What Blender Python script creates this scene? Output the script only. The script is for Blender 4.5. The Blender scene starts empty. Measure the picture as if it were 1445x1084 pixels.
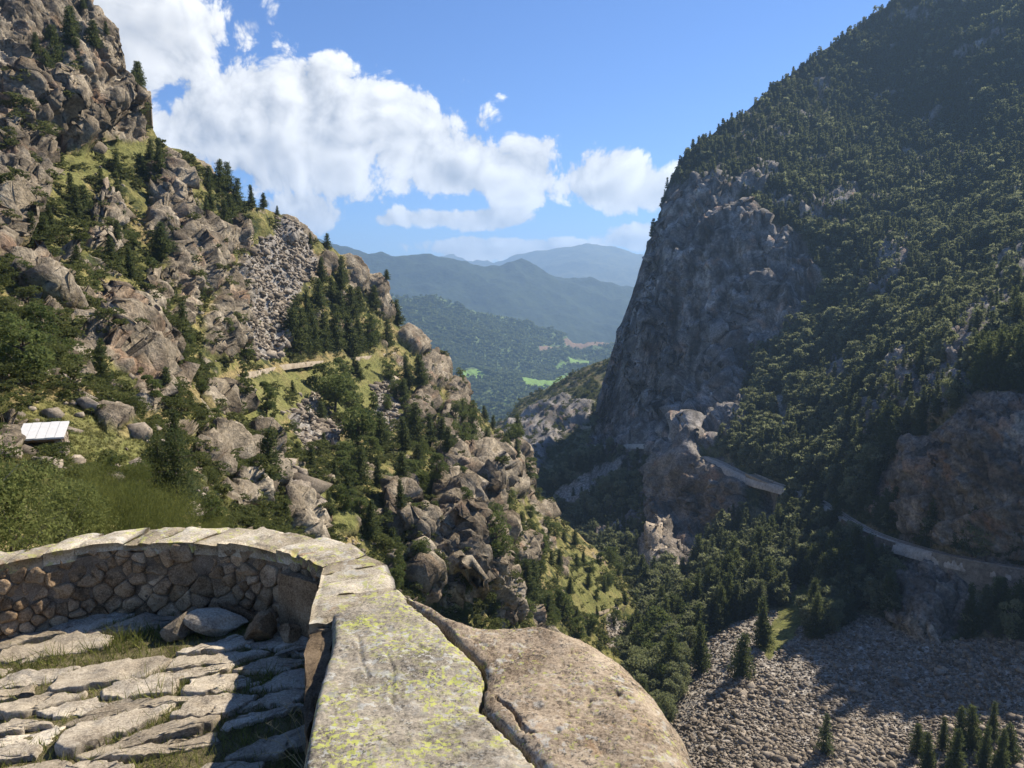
import bpy, math, random
import numpy as np
from mathutils import Vector

# ------------------------------------------------------------------ camera
scn = bpy.context.scene
COL = scn.collection
FPX, CX, CY = 1092.0, 722.5, 542.0          # photograph's focal length and centre, in its pixels
PITCH = math.radians(7.4)
cam_d = bpy.data.cameras.new('camera')
cam_d.sensor_width = 36.0
cam_d.lens = 36.0 * FPX / 1445.0
cam_d.clip_start = 0.05
cam_d.clip_end = 60000
cam = bpy.data.objects.new('camera', cam_d)
COL.objects.link(cam)
cam.location = (0, 0, 0)
cam.rotation_euler = (math.pi / 2 - PITCH, 0, 0)
scn.camera = cam

# ------------------------------------------------------------------ light
SUN_AZ, SUN_EL = math.radians(52), math.radians(43)
SUN = Vector((math.sin(SUN_AZ) * math.cos(SUN_EL), math.cos(SUN_AZ) * math.cos(SUN_EL), math.sin(SUN_EL)))
sl = bpy.data.lights.new('sun', 'SUN')
sl.energy = 5.0
sl.angle = math.radians(0.53)
sl.color = (1.0, 0.915, 0.78)
sun = bpy.data.objects.new('sun', sl)
COL.objects.link(sun)
sun.rotation_euler = SUN.to_track_quat('Z', 'Y').to_euler()
sun.location = (0, 0, 500)

scn.view_settings.view_transform = 'Standard'
scn.view_settings.look = 'None'
scn.view_settings.gamma = 1.0
scn.view_settings.use_curve_mapping = False
scn.view_settings.exposure = 0.86
scn.render.engine = 'CYCLES'
scn.cycles.use_denoising = True
scn.cycles.max_bounces = 3
scn.cycles.diffuse_bounces = 2
scn.cycles.glossy_bounces = 1
scn.cycles.transmission_bounces = 2
scn.cycles.transparent_max_bounces = 4
scn.cycles.volume_bounces = 0
scn.cycles.use_adaptive_sampling = True
scn.cycles.adaptive_threshold = 0.02


class NT:
    """small helper that writes node trees"""
    def __init__(s, tree):
        s.t = tree; s.n = tree.nodes; s.l = tree.links

    def put(s, typ, **kw):
        n = s.n.new(typ)
        for k, v in kw.items():
            setattr(n, k, v)
        return n

    def set(s, sock, v):
        if isinstance(v, bpy.types.NodeSocket):
            s.l.new(v, sock)
        elif v is not None:
            sock.default_value = v

    def m(s, op, a, b=None, c=None, clamp=False):
        n = s.put('ShaderNodeMath', operation=op); n.use_clamp = clamp
        s.set(n.inputs[0], a)
        if b is not None: s.set(n.inputs[1], b)
        if c is not None: s.set(n.inputs[2], c)
        return n.outputs[0]

    def v(s, op, a, b=None, c=None):
        n = s.put('ShaderNodeVectorMath', operation=op)
        s.set(n.inputs[0], a)
        if b is not None: s.set(n.inputs[1], b)
        if c is not None: s.set(n.inputs[2], c)
        return n.outputs[0]

    def noise(s, vec, scale, detail=4, rough=0.55, dist=0.0, out='Fac'):
        n = s.put('ShaderNodeTexNoise')
        s.set(n.inputs['Vector'], vec); n.inputs['Scale'].default_value = scale
        n.inputs['Detail'].default_value = detail; n.inputs['Roughness'].default_value = rough
        n.inputs['Distortion'].default_value = dist
        return n.outputs[out]

    def voro(s, vec, scale, feature='F1', out='Distance', detail=0, rough=0.5, rand=1.0):
        n = s.put('ShaderNodeTexVoronoi', feature=feature)
        s.set(n.inputs['Vector'], vec); n.inputs['Scale'].default_value = scale
        if 'Detail' in n.inputs: n.inputs['Detail'].default_value = detail
        if 'Roughness' in n.inputs: n.inputs['Roughness'].default_value = rough
        n.inputs['Randomness'].default_value = rand
        return n.outputs[out]

    def noise2(s, vec, scale, detail=4, rough=0.55, out='Fac'):
        o = s.noise(vec, scale, detail, rough, out=out); o.node.noise_dimensions = '2D'
        return o

    def voro2(s, vec, scale, detail, rough):
        o = s.voro(vec, scale, 'F1', detail=detail, rough=rough); o.node.voronoi_dimensions = '2D'
        return o

    def ramp(s, fac, stops, interp='LINEAR'):
        n = s.put('ShaderNodeValToRGB')
        n.color_ramp.interpolation = interp
        el = n.color_ramp.elements
        while len(el) < len(stops): el.new(0.5)
        for e, (p, c) in zip(el, stops):
            e.position = p
            e.color = (*c, 1) if not isinstance(c, (int, float)) else (c, c, c, 1)
        s.set(n.inputs[0], fac)
        return n.outputs[0]

    def mix(s, fac, a, b, typ='MIX'):
        n = s.put('ShaderNodeMix', data_type='RGBA', blend_type=typ)
        n.clamp_factor = True
        s.set(n.inputs[0], fac)
        for sock, val in ((n.inputs[6], a), (n.inputs[7], b)):
            if isinstance(val, bpy.types.NodeSocket): s.l.new(val, sock)
            else: sock.default_value = (*val, 1) if len(val) == 3 else val
        return n.outputs[2]

    def smooth(s, x, lo, hi):
        n = s.put('ShaderNodeMapRange', interpolation_type='SMOOTHSTEP')
        s.set(n.inputs[0], x); n.inputs[1].default_value = lo; n.inputs[2].default_value = hi
        return n.outputs[0]

    def sep(s, v):
        n = s.put('ShaderNodeSeparateXYZ'); s.set(n.inputs[0], v); return n.outputs

    def comb(s, x, y, z=0.0):
        n = s.put('ShaderNodeCombineXYZ')
        for i, q in enumerate((x, y, z)): s.set(n.inputs[i], q)
        return n.outputs[0]


# ------------------------------------------------------------------ sky with cumulus
def pix_angles(px, py):
    x, y, z = (px - CX) / FPX, math.cos(PITCH) + (CY - py) / FPX * math.sin(PITCH), -math.sin(PITCH) + (CY - py) / FPX * math.cos(PITCH)
    return math.atan2(x, y), math.atan2(z, math.hypot(x, y))

def build_world():
    w = bpy.data.worlds.new('World'); scn.world = w; w.use_nodes = True
    T = NT(w.node_tree); T.n.clear()
    sky = T.put('ShaderNodeTexSky', sky_type='NISHITA')
    sky.sun_disc = False
    sky.sun_elevation = SUN_EL; sky.sun_rotation = SUN_AZ
    sky.altitude = 1500; sky.air_density = 1.0; sky.dust_density = 0.2; sky.ozone_density = 4.0
    tc = T.put('ShaderNodeTexCoord')
    d = tc.outputs['Generated']
    x, y, z = T.sep(d)
    az = T.m('ARCTAN2', x, y)
    el = T.m('ARCSINE', z)
    uv = T.comb(az, el)
    # billowing edge noise, looked up twice (second time a little towards the sun) for relief
    warp = T.v('SUBTRACT', T.noise2(uv, 7.0, 2, 0.5, out='Color'), (0.5, 0.5, 0.5))
    dw = T.v('MULTIPLY_ADD', warp, (0.06, 0.06, 0.0), uv)
    def billow(vec, det):
        a = T.voro2(vec, 12.0, det, 0.62)
        b = T.noise2(vec, 6.0, det + 2.5, 0.62)
        return T.m('MULTIPLY_ADD', b, 1.15, T.m('MULTIPLY_ADD', a, -0.62, -0.24))
    n1 = billow(dw, 5.0)
    n2 = billow(T.v('ADD', dw, (0.016, 0.014, 0.0)), 2.0)
    # cloud masses: centre, half width, height above centre, depth below centre (photograph pixels)
    blobs = [(150, 0, 230, 170, 210, 1), (215, 200, 200, 90, 170, 1), (330, 190, 195, 125, 125, 1), (455, 185, 155, 125, 118, 1),
             (575, 185, 125, 114, 95, 1), (735, 250, 105, 85, 55, 1), (650, 240, 110, 70, 55, 1), (860, 262, 150, 72, 48, 1),
             (650, 310, 210, 30, 26, .8), (720, 350, 290, 26, 34, .8), (900, 340, 120, 40, 24, .8),
             (415, 305, 100, 55, 50, .9), (390, 66, 110, 80, 60, .27), (708, 136, 80, 50, 40, .24), (890, 208, 110, 40, 36, .28),
             (-400, 120, 300, 170, 110, 1), (1700, 150, 300, 130, 80, 1)]
    F = None; W = None; TW = None
    for (bx, by, rx, up, dn, amp) in blobs:
        ca, ce = pix_angles(bx, by)
        k = 1.0 / FPX
        ia, ib, idn = 1 / (rx * k), 1 / (up * k), 1 / (dn * k)
        p = T.v('MULTIPLY_ADD', uv, (ia, ib, 0), (-ca * ia, -ce * ib, 0))
        sx, sy, _ = T.sep(p)
        yy = T.m('MAXIMUM', sy, T.m('MULTIPLY', sy, -ib ** -1 * idn))
        r = T.m('SQRT', T.m('ADD', T.m('MULTIPLY', sx, sx), T.m('MULTIPLY', yy, yy)))
        f = T.m('SUBTRACT', amp, r)
        wgt = T.m('POWER', 2.718, T.m('MULTIPLY', f, 6.0))
        F = f if F is None else T.m('SMOOTH_MAX', F, f, 0.15)
        W = wgt if W is None else T.m('ADD', W, wgt)
        t = T.m('MULTIPLY', T.m('MAXIMUM', T.m('MINIMUM', sy, 1.5), -1.5), wgt)
        TW = t if TW is None else T.m('ADD', TW, t)
    # scattered cumulus over the rest of the sky, behind the camera and overhead
    gen = T.m('MULTIPLY', T.m('SUBTRACT', T.noise(T.v('MULTIPLY', d, (1, 1, 1.7)), 2.2, 1, 0.5), 0.60), 3.0)
    behind = T.smooth(y, 0.15, -0.35)
    F = T.m('MAXIMUM', F, T.m('ADD', gen, T.m('MULTIPLY', T.m('SUBTRACT', 1.0, behind), -3.0)))
    hgt = T.m('DIVIDE', TW, T.m('ADD', W, 0.0001))
    dens = T.m('ADD', F, T.m('MULTIPLY', n1, 0.72))
    alpha = T.smooth(dens, 0.03, 0.20)
    core = T.smooth(dens, 0.25, 1.05)
    # lit tops, grey undersides
    relief = T.m('MULTIPLY', T.m('SUBTRACT', n1, n2), 0.75)
    low = T.smooth(T.m('ADD', hgt, T.m('MULTIPLY', n1, -0.5)), 0.30, -0.55)
    shade = T.m('MULTIPLY', core, T.m('ADD', T.m('MULTIPLY', low, 0.80), 0.06))
    lum = T.m('SUBTRACT', T.m('ADD', 0.98, relief), T.m('MULTIPLY', shade, 0.95))
    lum = T.m('MAXIMUM', T.m('MINIMUM', lum, 1.12), 0.22)
    ccol = T.mix(T.smooth(lum, 0.3, 0.95), (0.86, 0.93, 1.06), (1.0, 1.0, 1.0))
    cloud = T.v('SCALE', ccol); T.set(cloud.node.inputs[3], T.m("MULTIPLY", lum, 0.61))
    skyc = T.v('MULTIPLY', sky.outputs[0], (0.0415, 0.057, 0.080))
    # thin horizon brightening belongs to the Nishita sky itself; clouds are laid over it
    res = T.mix(T.m('MULTIPLY', alpha, T.smooth(z, -0.02, 0.02)), skyc, cloud)
    bg = T.put('ShaderNodeBackground'); T.l.new(res, bg.inputs[0]); bg.inputs[1].default_value = 1.0
    out = T.put('ShaderNodeOutputWorld'); T.l.new(bg.outputs[0], out.inputs[0])
    w.cycles.sampling_method = 'NONE'
build_world()

# ------------------------------------------------------------------ numeric helpers
rng = np.random.default_rng(7)
random.seed(7)
_cp, _sp = math.cos(PITCH), math.sin(PITCH)

def rays(px, py):
    """direction of the line of sight through photograph pixels, scaled so that y = 1"""
    px = np.asarray(px, float); py = np.asarray(py, float)
    a = (px - CX) / FPX; b = (CY - py) / FPX
    y = _cp + b * _sp; z = -_sp + b * _cp
    return np.stack([a / y, np.ones_like(y), z / y], -1)

def at(px, py, Y):
    return rays(px, py) * np.asarray(Y, float)[..., None]

def at_z(px, py, z):
    r = rays(px, py)
    return r * (np.asarray(z, float) / r[..., 2])[..., None]

def project(P):
    P = np.asarray(P, float)
    dep = P[..., 1] * _cp - P[..., 2] * _sp
    up = P[..., 1] * _sp + P[..., 2] * _cp
    return CX + FPX * P[..., 0] / dep, CY - FPX * up / dep, dep

def _hash(ix, iy, iz, seed):
    h = (ix.astype(np.uint32) * np.uint32(374761393) + iy.astype(np.uint32) * np.uint32(668265263)
         + iz.astype(np.uint32) * np.uint32(2147483647) + np.uint32(seed * 974634777 & 0xffffffff))
    h = (h ^ (h >> np.uint32(13))) * np.uint32(1274126177)
    h = (h ^ (h >> np.uint32(16))) * np.uint32(2246822519)
    return h ^ (h >> np.uint32(15))

def perlin(P, seed=0):
    P = np.asarray(P, np.float64)
    i = np.floor(P).astype(np.int64); f = P - i
    u = f * f * f * (f * (f * 6 - 15) + 10)
    res = 0.0
    for dx in (0, 1):
        wx = u[..., 0] if dx else 1 - u[..., 0]
        for dy in (0, 1):
            wy = u[..., 1] if dy else 1 - u[..., 1]
            for dz in (0, 1):
                wz = u[..., 2] if dz else 1 - u[..., 2]
                h = _hash(i[..., 0] + dx, i[..., 1] + dy, i[..., 2] + dz, seed)
                gx = (h & np.uint32(1023)).astype(float) / 511.5 - 1
                gy = ((h >> np.uint32(10)) & np.uint32(1023)).astype(float) / 511.5 - 1
                gz = ((h >> np.uint32(20)) & np.uint32(1023)).astype(float) / 511.5 - 1
                res = res + wx * wy * wz * (gx * (f[..., 0] - dx) + gy * (f[..., 1] - dy) + gz * (f[..., 2] - dz))
    return res

def fbm(P, octaves=4, seed=0, gain=0.5):
    a, s, t = 1.0, 0.0, 0.0
    P = np.asarray(P, float)
    for o in range(octaves):
        s = s + a * perlin(P, seed + o); t += a
        P = P * 2.03; a *= gain
    return s / t * 1.6

def ridged(P, octaves=4, seed=0, gain=0.5):
    a, s, t = 1.0, 0.0, 0.0
    P = np.asarray(P, float)
    for o in range(octaves):
        s = s + a * (1 - np.abs(perlin(P, seed + o)) * 2.6); t += a
        P = P * 2.1; a *= gain
    return s / t

def facets(P, seed=0, tilt=0.9):
    """blocky rock: per Voronoi cell a height and a tilted plane; returns (height, edge distance, cell id)"""
    P = np.asarray(P, float)
    i = np.floor(P).astype(np.int64)
    d1 = np.full(P.shape[:-1], 9.0); d2 = d1.copy()
    hh = np.zeros(P.shape[:-1]); idc = np.zeros(P.shape[:-1], np.uint32)
    for dx in (-1, 0, 1):
        for dy in (-1, 0, 1):
            for dz in (-1, 0, 1):
                jx, jy, jz = i[..., 0] + dx, i[..., 1] + dy, i[..., 2] + dz
                h = _hash(jx, jy, jz, seed)
                ox = (h & np.uint32(1023)).astype(float) / 1023
                oy = ((h >> np.uint32(10)) & np.uint32(1023)).astype(float) / 1023
                oz = ((h >> np.uint32(20)) & np.uint32(1023)).astype(float) / 1023
                vx = P[..., 0] - jx - ox; vy = P[..., 1] - jy - oy; vz = P[..., 2] - jz - oz
                d = np.sqrt(vx * vx + vy * vy + vz * vz)
                g = _hash(jx, jy, jz, seed + 77)
                gx = (g & np.uint32(1023)).astype(float) / 511.5 - 1
                gy = ((g >> np.uint32(10)) & np.uint32(1023)).astype(float) / 511.5 - 1
                gz = ((g >> np.uint32(20)) & np.uint32(1023)).astype(float) / 511.5 - 1
                val = (ox + oy + oz - 1.5) * 0.6 + tilt * (vx * gx + vy * gy + vz * gz)
                c = d < d1
                d2 = np.where(c, d1, np.minimum(d2, d))
                hh = np.where(c, val, hh); idc = np.where(c, g, idc)
                d1 = np.where(c, d, d1)
    return hh, d2 - d1, idc

def smoothstep(x, a, b):
    t = np.clip((x - a) / (b - a), 0, 1)
    return t * t * (3 - 2 * t)

def tps(pts):
    """thin plate spline through (px, py, Y): returns a function of px, py giving Y"""
    p = np.array(pts, float); n = len(p)
    X = p[:, :2] / 500.0; L = np.log(p[:, 2])
    def K(a, b):
        r2 = ((a[:, None, :] - b[None, :, :]) ** 2).sum(-1)
        return 0.5 * r2 * np.log(r2 + 1e-12)
    A = np.zeros((n + 3, n + 3)); A[:n, :n] = K(X, X) + np.eye(n) * 2e-3
    A[:n, n] = 1; A[:n, n + 1:] = X; A[n, :n] = 1; A[n + 1:, :n] = X.T
    c = np.linalg.solve(A, np.concatenate([L, np.zeros(3)]))
    def f(px, py):
        q = np.stack([np.ravel(px), np.ravel(py)], -1) / 500.0
        out = np.empty(len(q))
        for s in range(0, len(q), 20000):
            k = q[s:s + 20000]
            out[s:s + 20000] = K(k, X) @ c[:n] + c[n] + k @ c[n + 1:]
        return np.exp(out).reshape(np.shape(px))
    return f

def in_poly(px, py, poly):
    """signed distance to a polygon in pixels, positive inside"""
    px = np.asarray(px, float); py = np.asarray(py, float)
    inside = np.zeros(px.shape, bool); dist = np.full(px.shape, 1e9)
    n = len(poly)
    for k in range(n):
        x1, y1 = poly[k]; x2, y2 = poly[(k + 1) % n]
        cond = ((y1 > py) != (y2 > py))
        with np.errstate(divide='ignore', invalid='ignore'):
            xi = (x2 - x1) * (py - y1) / (y2 - y1 + 1e-12) + x1
        inside ^= cond & (px < xi)
        dx, dy = x2 - x1, y2 - y1
        t = np.clip(((px - x1) * dx + (py - y1) * dy) / (dx * dx + dy * dy + 1e-9), 0, 1)
        dist = np.minimum(dist, np.hypot(px - x1 - t * dx, py - y1 - t * dy))
    return np.where(inside, dist, -dist)

def line_dist(px, py, pts):
    dist = np.full(np.shape(px), 1e9)
    for (x1, y1), (x2, y2) in zip(pts[:-1], pts[1:]):
        dx, dy = x2 - x1, y2 - y1
        t = np.clip(((px - x1) * dx + (py - y1) * dy) / (dx * dx + dy * dy + 1e-9), 0, 1)
        dist = np.minimum(dist, np.hypot(px - x1 - t * dx, py - y1 - t * dy))
    return dist

# ------------------------------------------------------------------ meshes and tags
def mesh_np(name, V, F, smooth=False):
    """fast mesh from vertex array and an (n,3) or (n,4) face array (or list of such arrays)"""
    me = bpy.data.meshes.new(name)
    V = np.asarray(V, np.float32)
    Fs = [np.asarray(f, np.int32) for f in (F if isinstance(F, list) else [F])]
    Fs = [f for f in Fs if len(f)]
    me.vertices.add(len(V)); me.vertices.foreach_set('co', V.ravel())
    loops = np.concatenate([f.ravel() for f in Fs])
    counts = np.concatenate([np.full(len(f), f.shape[1], np.int32) for f in Fs])
    starts = np.concatenate([[0], np.cumsum(counts)[:-1]]).astype(np.int32)
    me.loops.add(len(loops)); me.loops.foreach_set('vertex_index', loops)
    me.polygons.add(len(counts)); me.polygons.foreach_set('loop_start', starts)
    if smooth: me.polygons.foreach_set('use_smooth', np.ones(len(counts), bool))
    me.update(calc_edges=True)
    return me

def attr(me, name, vals):
    a = me.attributes.new(name, 'FLOAT', 'POINT')
    a.data.foreach_set('value', np.asarray(vals, np.float32).ravel())

def obj(name, me, mat=None, parent=None, label=None, cat=None, group=None, kind=None, loc=None):
    o = bpy.data.objects.new(name, me)
    COL.objects.link(o)
    if mat is not None and me is not None and not me.materials: me.materials.append(mat)
    if parent is not None: o.parent = parent
    if loc is not None: o.location = loc
    tag(o, label, cat, group, kind)
    return o

def tag(o, label=None, cat=None, group=None, kind=None):
    if label: o['label'] = label
    if cat: o['category'] = cat
    if group: o['group'] = group
    if kind: o['kind'] = kind
    return o

def grid_faces(nr, nc, keep=None):
    i = np.arange(nr * nc).reshape(nr, nc)
    f = np.stack([i[:-1, :-1], i[1:, :-1], i[1:, 1:], i[:-1, 1:]], -1)
    f = f.reshape(-1, 4)
    if keep is not None: f = f[keep.ravel()]
    return f

def grid_normals(P):
    du = np.gradient(P, axis=1); dv = np.gradient(P, axis=0)
    n = np.cross(dv, du)
    n /= np.linalg.norm(n, axis=-1, keepdims=True) + 1e-9
    return n

class MB:
    """collects boxes, bars and polygons into one mesh"""
    def __init__(s): s.v = []; s.f = []
    def poly(s, pts):
        k = len(s.v); s.v += [tuple(p) for p in pts]; s.f.append(tuple(range(k, k + len(pts))))
    def hexa(s, p):
        k = len(s.v); s.v += [tuple(q) for q in p]
        for f in ((0, 3, 2, 1), (4, 5, 6, 7), (0, 1, 5, 4), (1, 2, 6, 5), (2, 3, 7, 6), (3, 0, 4, 7)):
            s.f.append(tuple(k + i for i in f))
    def box(s, c, sx, sy, sz, rz=0.0):
        ca, sa = math.cos(rz), math.sin(rz); p = []
        for z in (-sz / 2, sz / 2):
            for x, y in ((-sx / 2, -sy / 2), (sx / 2, -sy / 2), (sx / 2, sy / 2), (-sx / 2, sy / 2)):
                p.append((c[0] + ca * x - sa * y, c[1] + sa * x + ca * y, c[2] + z))
        s.hexa(p)
    def tube(s, pts, radii, n=6):
        k0 = len(s.v); pts = [Vector(p) for p in pts]
        for i, p in enumerate(pts):
            d = (pts[min(i + 1, len(pts) - 1)] - pts[max(i - 1, 0)]).normalized()
            a = d.cross(Vector((0.3, 0.9, 0.1)) if abs(d.z) > 0.5 else Vector((0, 0, 1))).normalized(); b = d.cross(a)
            for j in range(n):
                t = 2 * math.pi * j / n
                s.v.append(tuple(p + (a * math.cos(t) + b * math.sin(t)) * radii[i]))
        for i in range(len(pts) - 1):
            for j in range(n):
                s.f.append((k0 + i * n + j, k0 + i * n + (j + 1) % n, k0 + (i + 1) * n + (j + 1) % n, k0 + (i + 1) * n + j))
    def mesh(s, name, smooth=False):
        me = bpy.data.meshes.new(name); me.from_pydata(s.v, [], s.f)
        if smooth: me.polygons.foreach_set('use_smooth', np.ones(len(me.polygons), bool))
        me.update(); return me

# ------------------------------------------------------------------ materials
def new_mat(name):
    m = bpy.data.materials.new(name); m.use_nodes = True
    T = NT(m.node_tree); T.n.clear()
    out = T.put('ShaderNodeOutputMaterial')
    return m, T, out

def finish(T, out, col, rough=0.9, bump=None, bstr=0.3, bdist=0.05, spec=0.25):
    p = T.put('ShaderNodeBsdfPrincipled')
    T.set(p.inputs['Base Color'], col if isinstance(col, bpy.types.NodeSocket) else (*col, 1))
    T.set(p.inputs['Roughness'], rough)
    p.inputs['Specular IOR Level'].default_value = spec
    if bump is not None:
        b = T.put('ShaderNodeBump'); b.inputs['Strength'].default_value = bstr; b.inputs['Distance'].default_value = bdist
        T.l.new(bump, b.inputs['Height']); T.l.new(b.outputs[0], p.inputs['Normal'])
    T.l.new(p.outputs[0], out.inputs[0])
    return p

def lerp3(a, b, t):
    return np.asarray(a) * (1 - t[..., None]) + np.asarray(b) * t[..., None]

def ramp3(t, stops):
    p = [q for q, _ in stops]; c = np.array([q for _, q in stops])
    return np.stack([np.interp(t, p, c[:, k]) for k in range(3)], -1)

def land_mat(name, s=1.0, bump_m=0.35):
    """ground whose stone, turf and scree colours sit on the mesh; grain and fine relief come from noise"""
    m, T, out = new_mat(name)
    P = T.put('ShaderNodeNewGeometry').outputs['Position']
    base = T.put('ShaderNodeAttribute', attribute_name='tone').outputs['Color']
    n = T.noise(P, 1.6 * s, 4, 0.72)
    c = T.mix(1.0, base, T.ramp(n, [(0.32, 0.45), (0.5, 0.95), (0.68, 1.5)]), 'MULTIPLY')
    finish(T, out, c, 0.92, n, 1.0, bump_m / s, 0.12)
    return m

def colattr(me, name, C):
    a = me.attributes.new(name, 'FLOAT_COLOR', 'POINT')
    C = np.concatenate([np.asarray(C, np.float32).reshape(-1, 3), np.ones((np.size(C) // 3, 1), np.float32)], 1)
    a.data.foreach_set('color', C.ravel())

def land_color(S, rock, scree, dry, green, pal, k=1.0, seed=500, rust=0.4):
    """albedo of a sheet from its masks"""
    P = S.P
    a = fbm(P / (7 * k), 4, seed, 0.6) + 0.5 * fbm(P / (1.7 * k), 3, seed + 9, 0.6)
    rc = ramp3(a, [(-0.45, pal['rock'][0]), (-0.12, pal['rock'][1]), (0.12, pal['rock'][2]), (0.45, pal['rock'][3])])
    st = fbm(P * np.array([1, 1, 0.14]) / (2.6 * k), 4, seed + 20, 0.6)
    rc = lerp3(rc, (0.06, 0.056, 0.055), 0.6 * smoothstep(st, 0.18, 0.5))
    rc = lerp3(rc, (0.30, 0.17, 0.10), rust * smoothstep(fbm(P / (6 * k), 4, seed + 30), 0.15, 0.45))
    g = fbm(P / (3.3 * k), 5, seed + 40, 0.65)
    gc = ramp3(g, [(-0.4, pal['grass'][0]), (-0.05, pal['grass'][1]), (0.25, pal['grass'][2]), (0.5, pal['dry'])])
    gc = lerp3(gc, pal['dry'], 0.8 * smoothstep(dry + 0.8 * g, 0.3, 0.8))
    gc = lerp3(gc, pal['lush'], 0.7 * green)
    # low heath and juniper between the rocks
    h = smoothstep(fbm(P / (4.1 * k), 4, seed + 50, 0.6), 0.14, 0.26)
    gc = lerp3(gc, (0.028, 0.040, 0.016), 0.85 * h * (1 - green))
    sp = (_hash(*[np.floor(P[..., i] / (0.55 * k)).astype(np.int64) for i in range(3)], seed) & np.uint32(255)) / 255.0
    sc = ramp3(sp, [(0, pal['scree'][0]), (0.5, pal['scree'][1]), (1, pal['scree'][2])])
    e = 0.35 * fbm(P / (1.3 * k), 3, seed + 60, 0.6)
    c = lerp3(gc, rc, smoothstep(rock + e, 0.35, 0.6))
    return lerp3(c, sc, smoothstep(scree + e, 0.4, 0.6))

# ------------------------------------------------------------------ terrain sheets
PAL_L = dict(rock=[(0.070, 0.055, 0.039), (0.160, 0.130, 0.092), (0.245, 0.204, 0.148), (0.37, 0.315, 0.235)], grass=[(0.055, 0.060, 0.020), (0.135, 0.130, 0.040), (0.225, 0.195, 0.072)],
             dry=(0.27, 0.205, 0.095), lush=(0.155, 0.158, 0.050), scree=[(0.16, 0.14, 0.118), (0.28, 0.25, 0.215), (0.42, 0.385, 0.335)])
PAL_R = dict(rock=[(0.08, 0.073, 0.066), (0.15, 0.138, 0.124), (0.22, 0.20, 0.18), (0.32, 0.29, 0.255)], grass=[(0.03, 0.04, 0.014), (0.07, 0.078, 0.027), (0.15, 0.14, 0.06)],
             dry=(0.24, 0.195, 0.11), lush=(0.16, 0.165, 0.045), scree=[(0.19, 0.165, 0.135), (0.32, 0.285, 0.235), (0.46, 0.41, 0.345)])
MAT_LEFT = land_mat('sunlit_hillside', 1.0)
MAT_RIGHT = land_mat('mountain_flank', 0.6)

class Sheet:
    """a piece of land given by its skyline, its foot and the distance of points on it"""
    def __init__(s, top, bot, depth, step, nrow, back=8):
        s.top, s.bot = np.array(top, float), np.array(bot, float)
        s.x0, s.x1 = max(s.top[0, 0], s.bot[0, 0]), min(s.top[-1, 0], s.bot[-1, 0])
        s.nr = nrow; s.back = back
        px = np.concatenate([np.arange(s.x0, -40, 4 * step), np.arange(max(s.x0, -40), min(1490, s.x1), step), np.arange(max(1490, s.x0), s.x1 + 1, 4 * step)])
        s.nc = len(px); s.cols = px; s.x1 = px[-1]
        ty = np.interp(px, s.top[:, 0], s.top[:, 1]); by = np.interp(px, s.bot[:, 0], s.bot[:, 1])
        v = np.linspace(0, 1, nrow)
        s.PX = np.repeat(px[None], nrow, 0)
        s.PY = ty[None] + (by - ty)[None] * v[:, None]
        s.Y = tps(depth)(s.PX, s.PY)
        s.P = at(s.PX, s.PY, s.Y)
        s.N = grid_normals(s.P)
        flip = (s.N * s.P).sum(-1) > 0
        s.N[flip] *= -1

    def lookup(s, px, py):
        """row and column of the sheet under photograph pixels"""
        px = np.asarray(px, float); py = np.asarray(py, float)
        c = np.interp(px, s.cols, np.arange(s.nc)).round().astype(int)
        ty = np.interp(px, s.top[:, 0], s.top[:, 1]); by = np.interp(px, s.bot[:, 0], s.bot[:, 1])
        r = np.clip((py - ty) / (by - ty + 1e-6) * (s.nr - 1), 0, s.nr - 1).round().astype(int)
        return r, c

    def build(s, name, mat, masks, backdrop=(0.9, -0.45), smooth=False, skirt=True):
        P = s.P
        rows = [P]; nb = s.back
        if nb:
            # the far side of the ridge falls away behind the skyline
            k = np.linspace(1, 0, nb, endpoint=False)[:, None]
            k = k ** 1.5 * 0.3
            B = P[0][None] * (1 + k[..., None] * backdrop[0])
            B[..., 2] += s.Y[0][None] * k * backdrop[1]
            rows = [B, P]
        Q = np.concatenate(rows, 0)
        me = mesh_np(name, Q.reshape(-1, 3), grid_faces(Q.shape[0], Q.shape[1]), smooth)
        for k, m in masks.items():
            mm = np.concatenate([np.repeat(m[:1], nb, 0), m], 0) if nb else m
            (colattr if mm.ndim == 3 else attr)(me, k, mm)
        return obj(name, me, mat, kind='structure')

def bump_out(S, blobs):
    """pull rock masses out of the slope: (px, py, rx, ry, angle, metres); returns mask"""
    mask = np.zeros(S.PX.shape)
    j1 = fbm(S.P / (S.Y[..., None] * 0.05), 4, 5, 0.6); j2 = fbm(S.P / (S.Y[..., None] * 0.018), 3, 6, 0.6)
    for (bx, by, rx, ry, ang, amt) in blobs:
        a = math.radians(ang)
        dx, dy = S.PX - bx, S.PY - by
        u = (dx * math.cos(a) + dy * math.sin(a)) / rx; w = (-dx * math.sin(a) + dy * math.cos(a)) / ry
        r = (np.abs(u) ** 2.6 + np.abs(w) ** 2.6) ** (1 / 2.6)
        r = r + 0.5 * j1 + 0.35 * j2 * 20 / max(20, min(rx, ry))
        f = smoothstep(r, 1.05, 0.72)
        S.P += S.N * (0.8 * amt * np.clip(S.Y / 120, 0.3, 1) * (f * 0.75 + 0.25 * smoothstep(r, 0.95, 0.0)))[..., None]
        mask = np.maximum(mask, f)
    return mask

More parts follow.
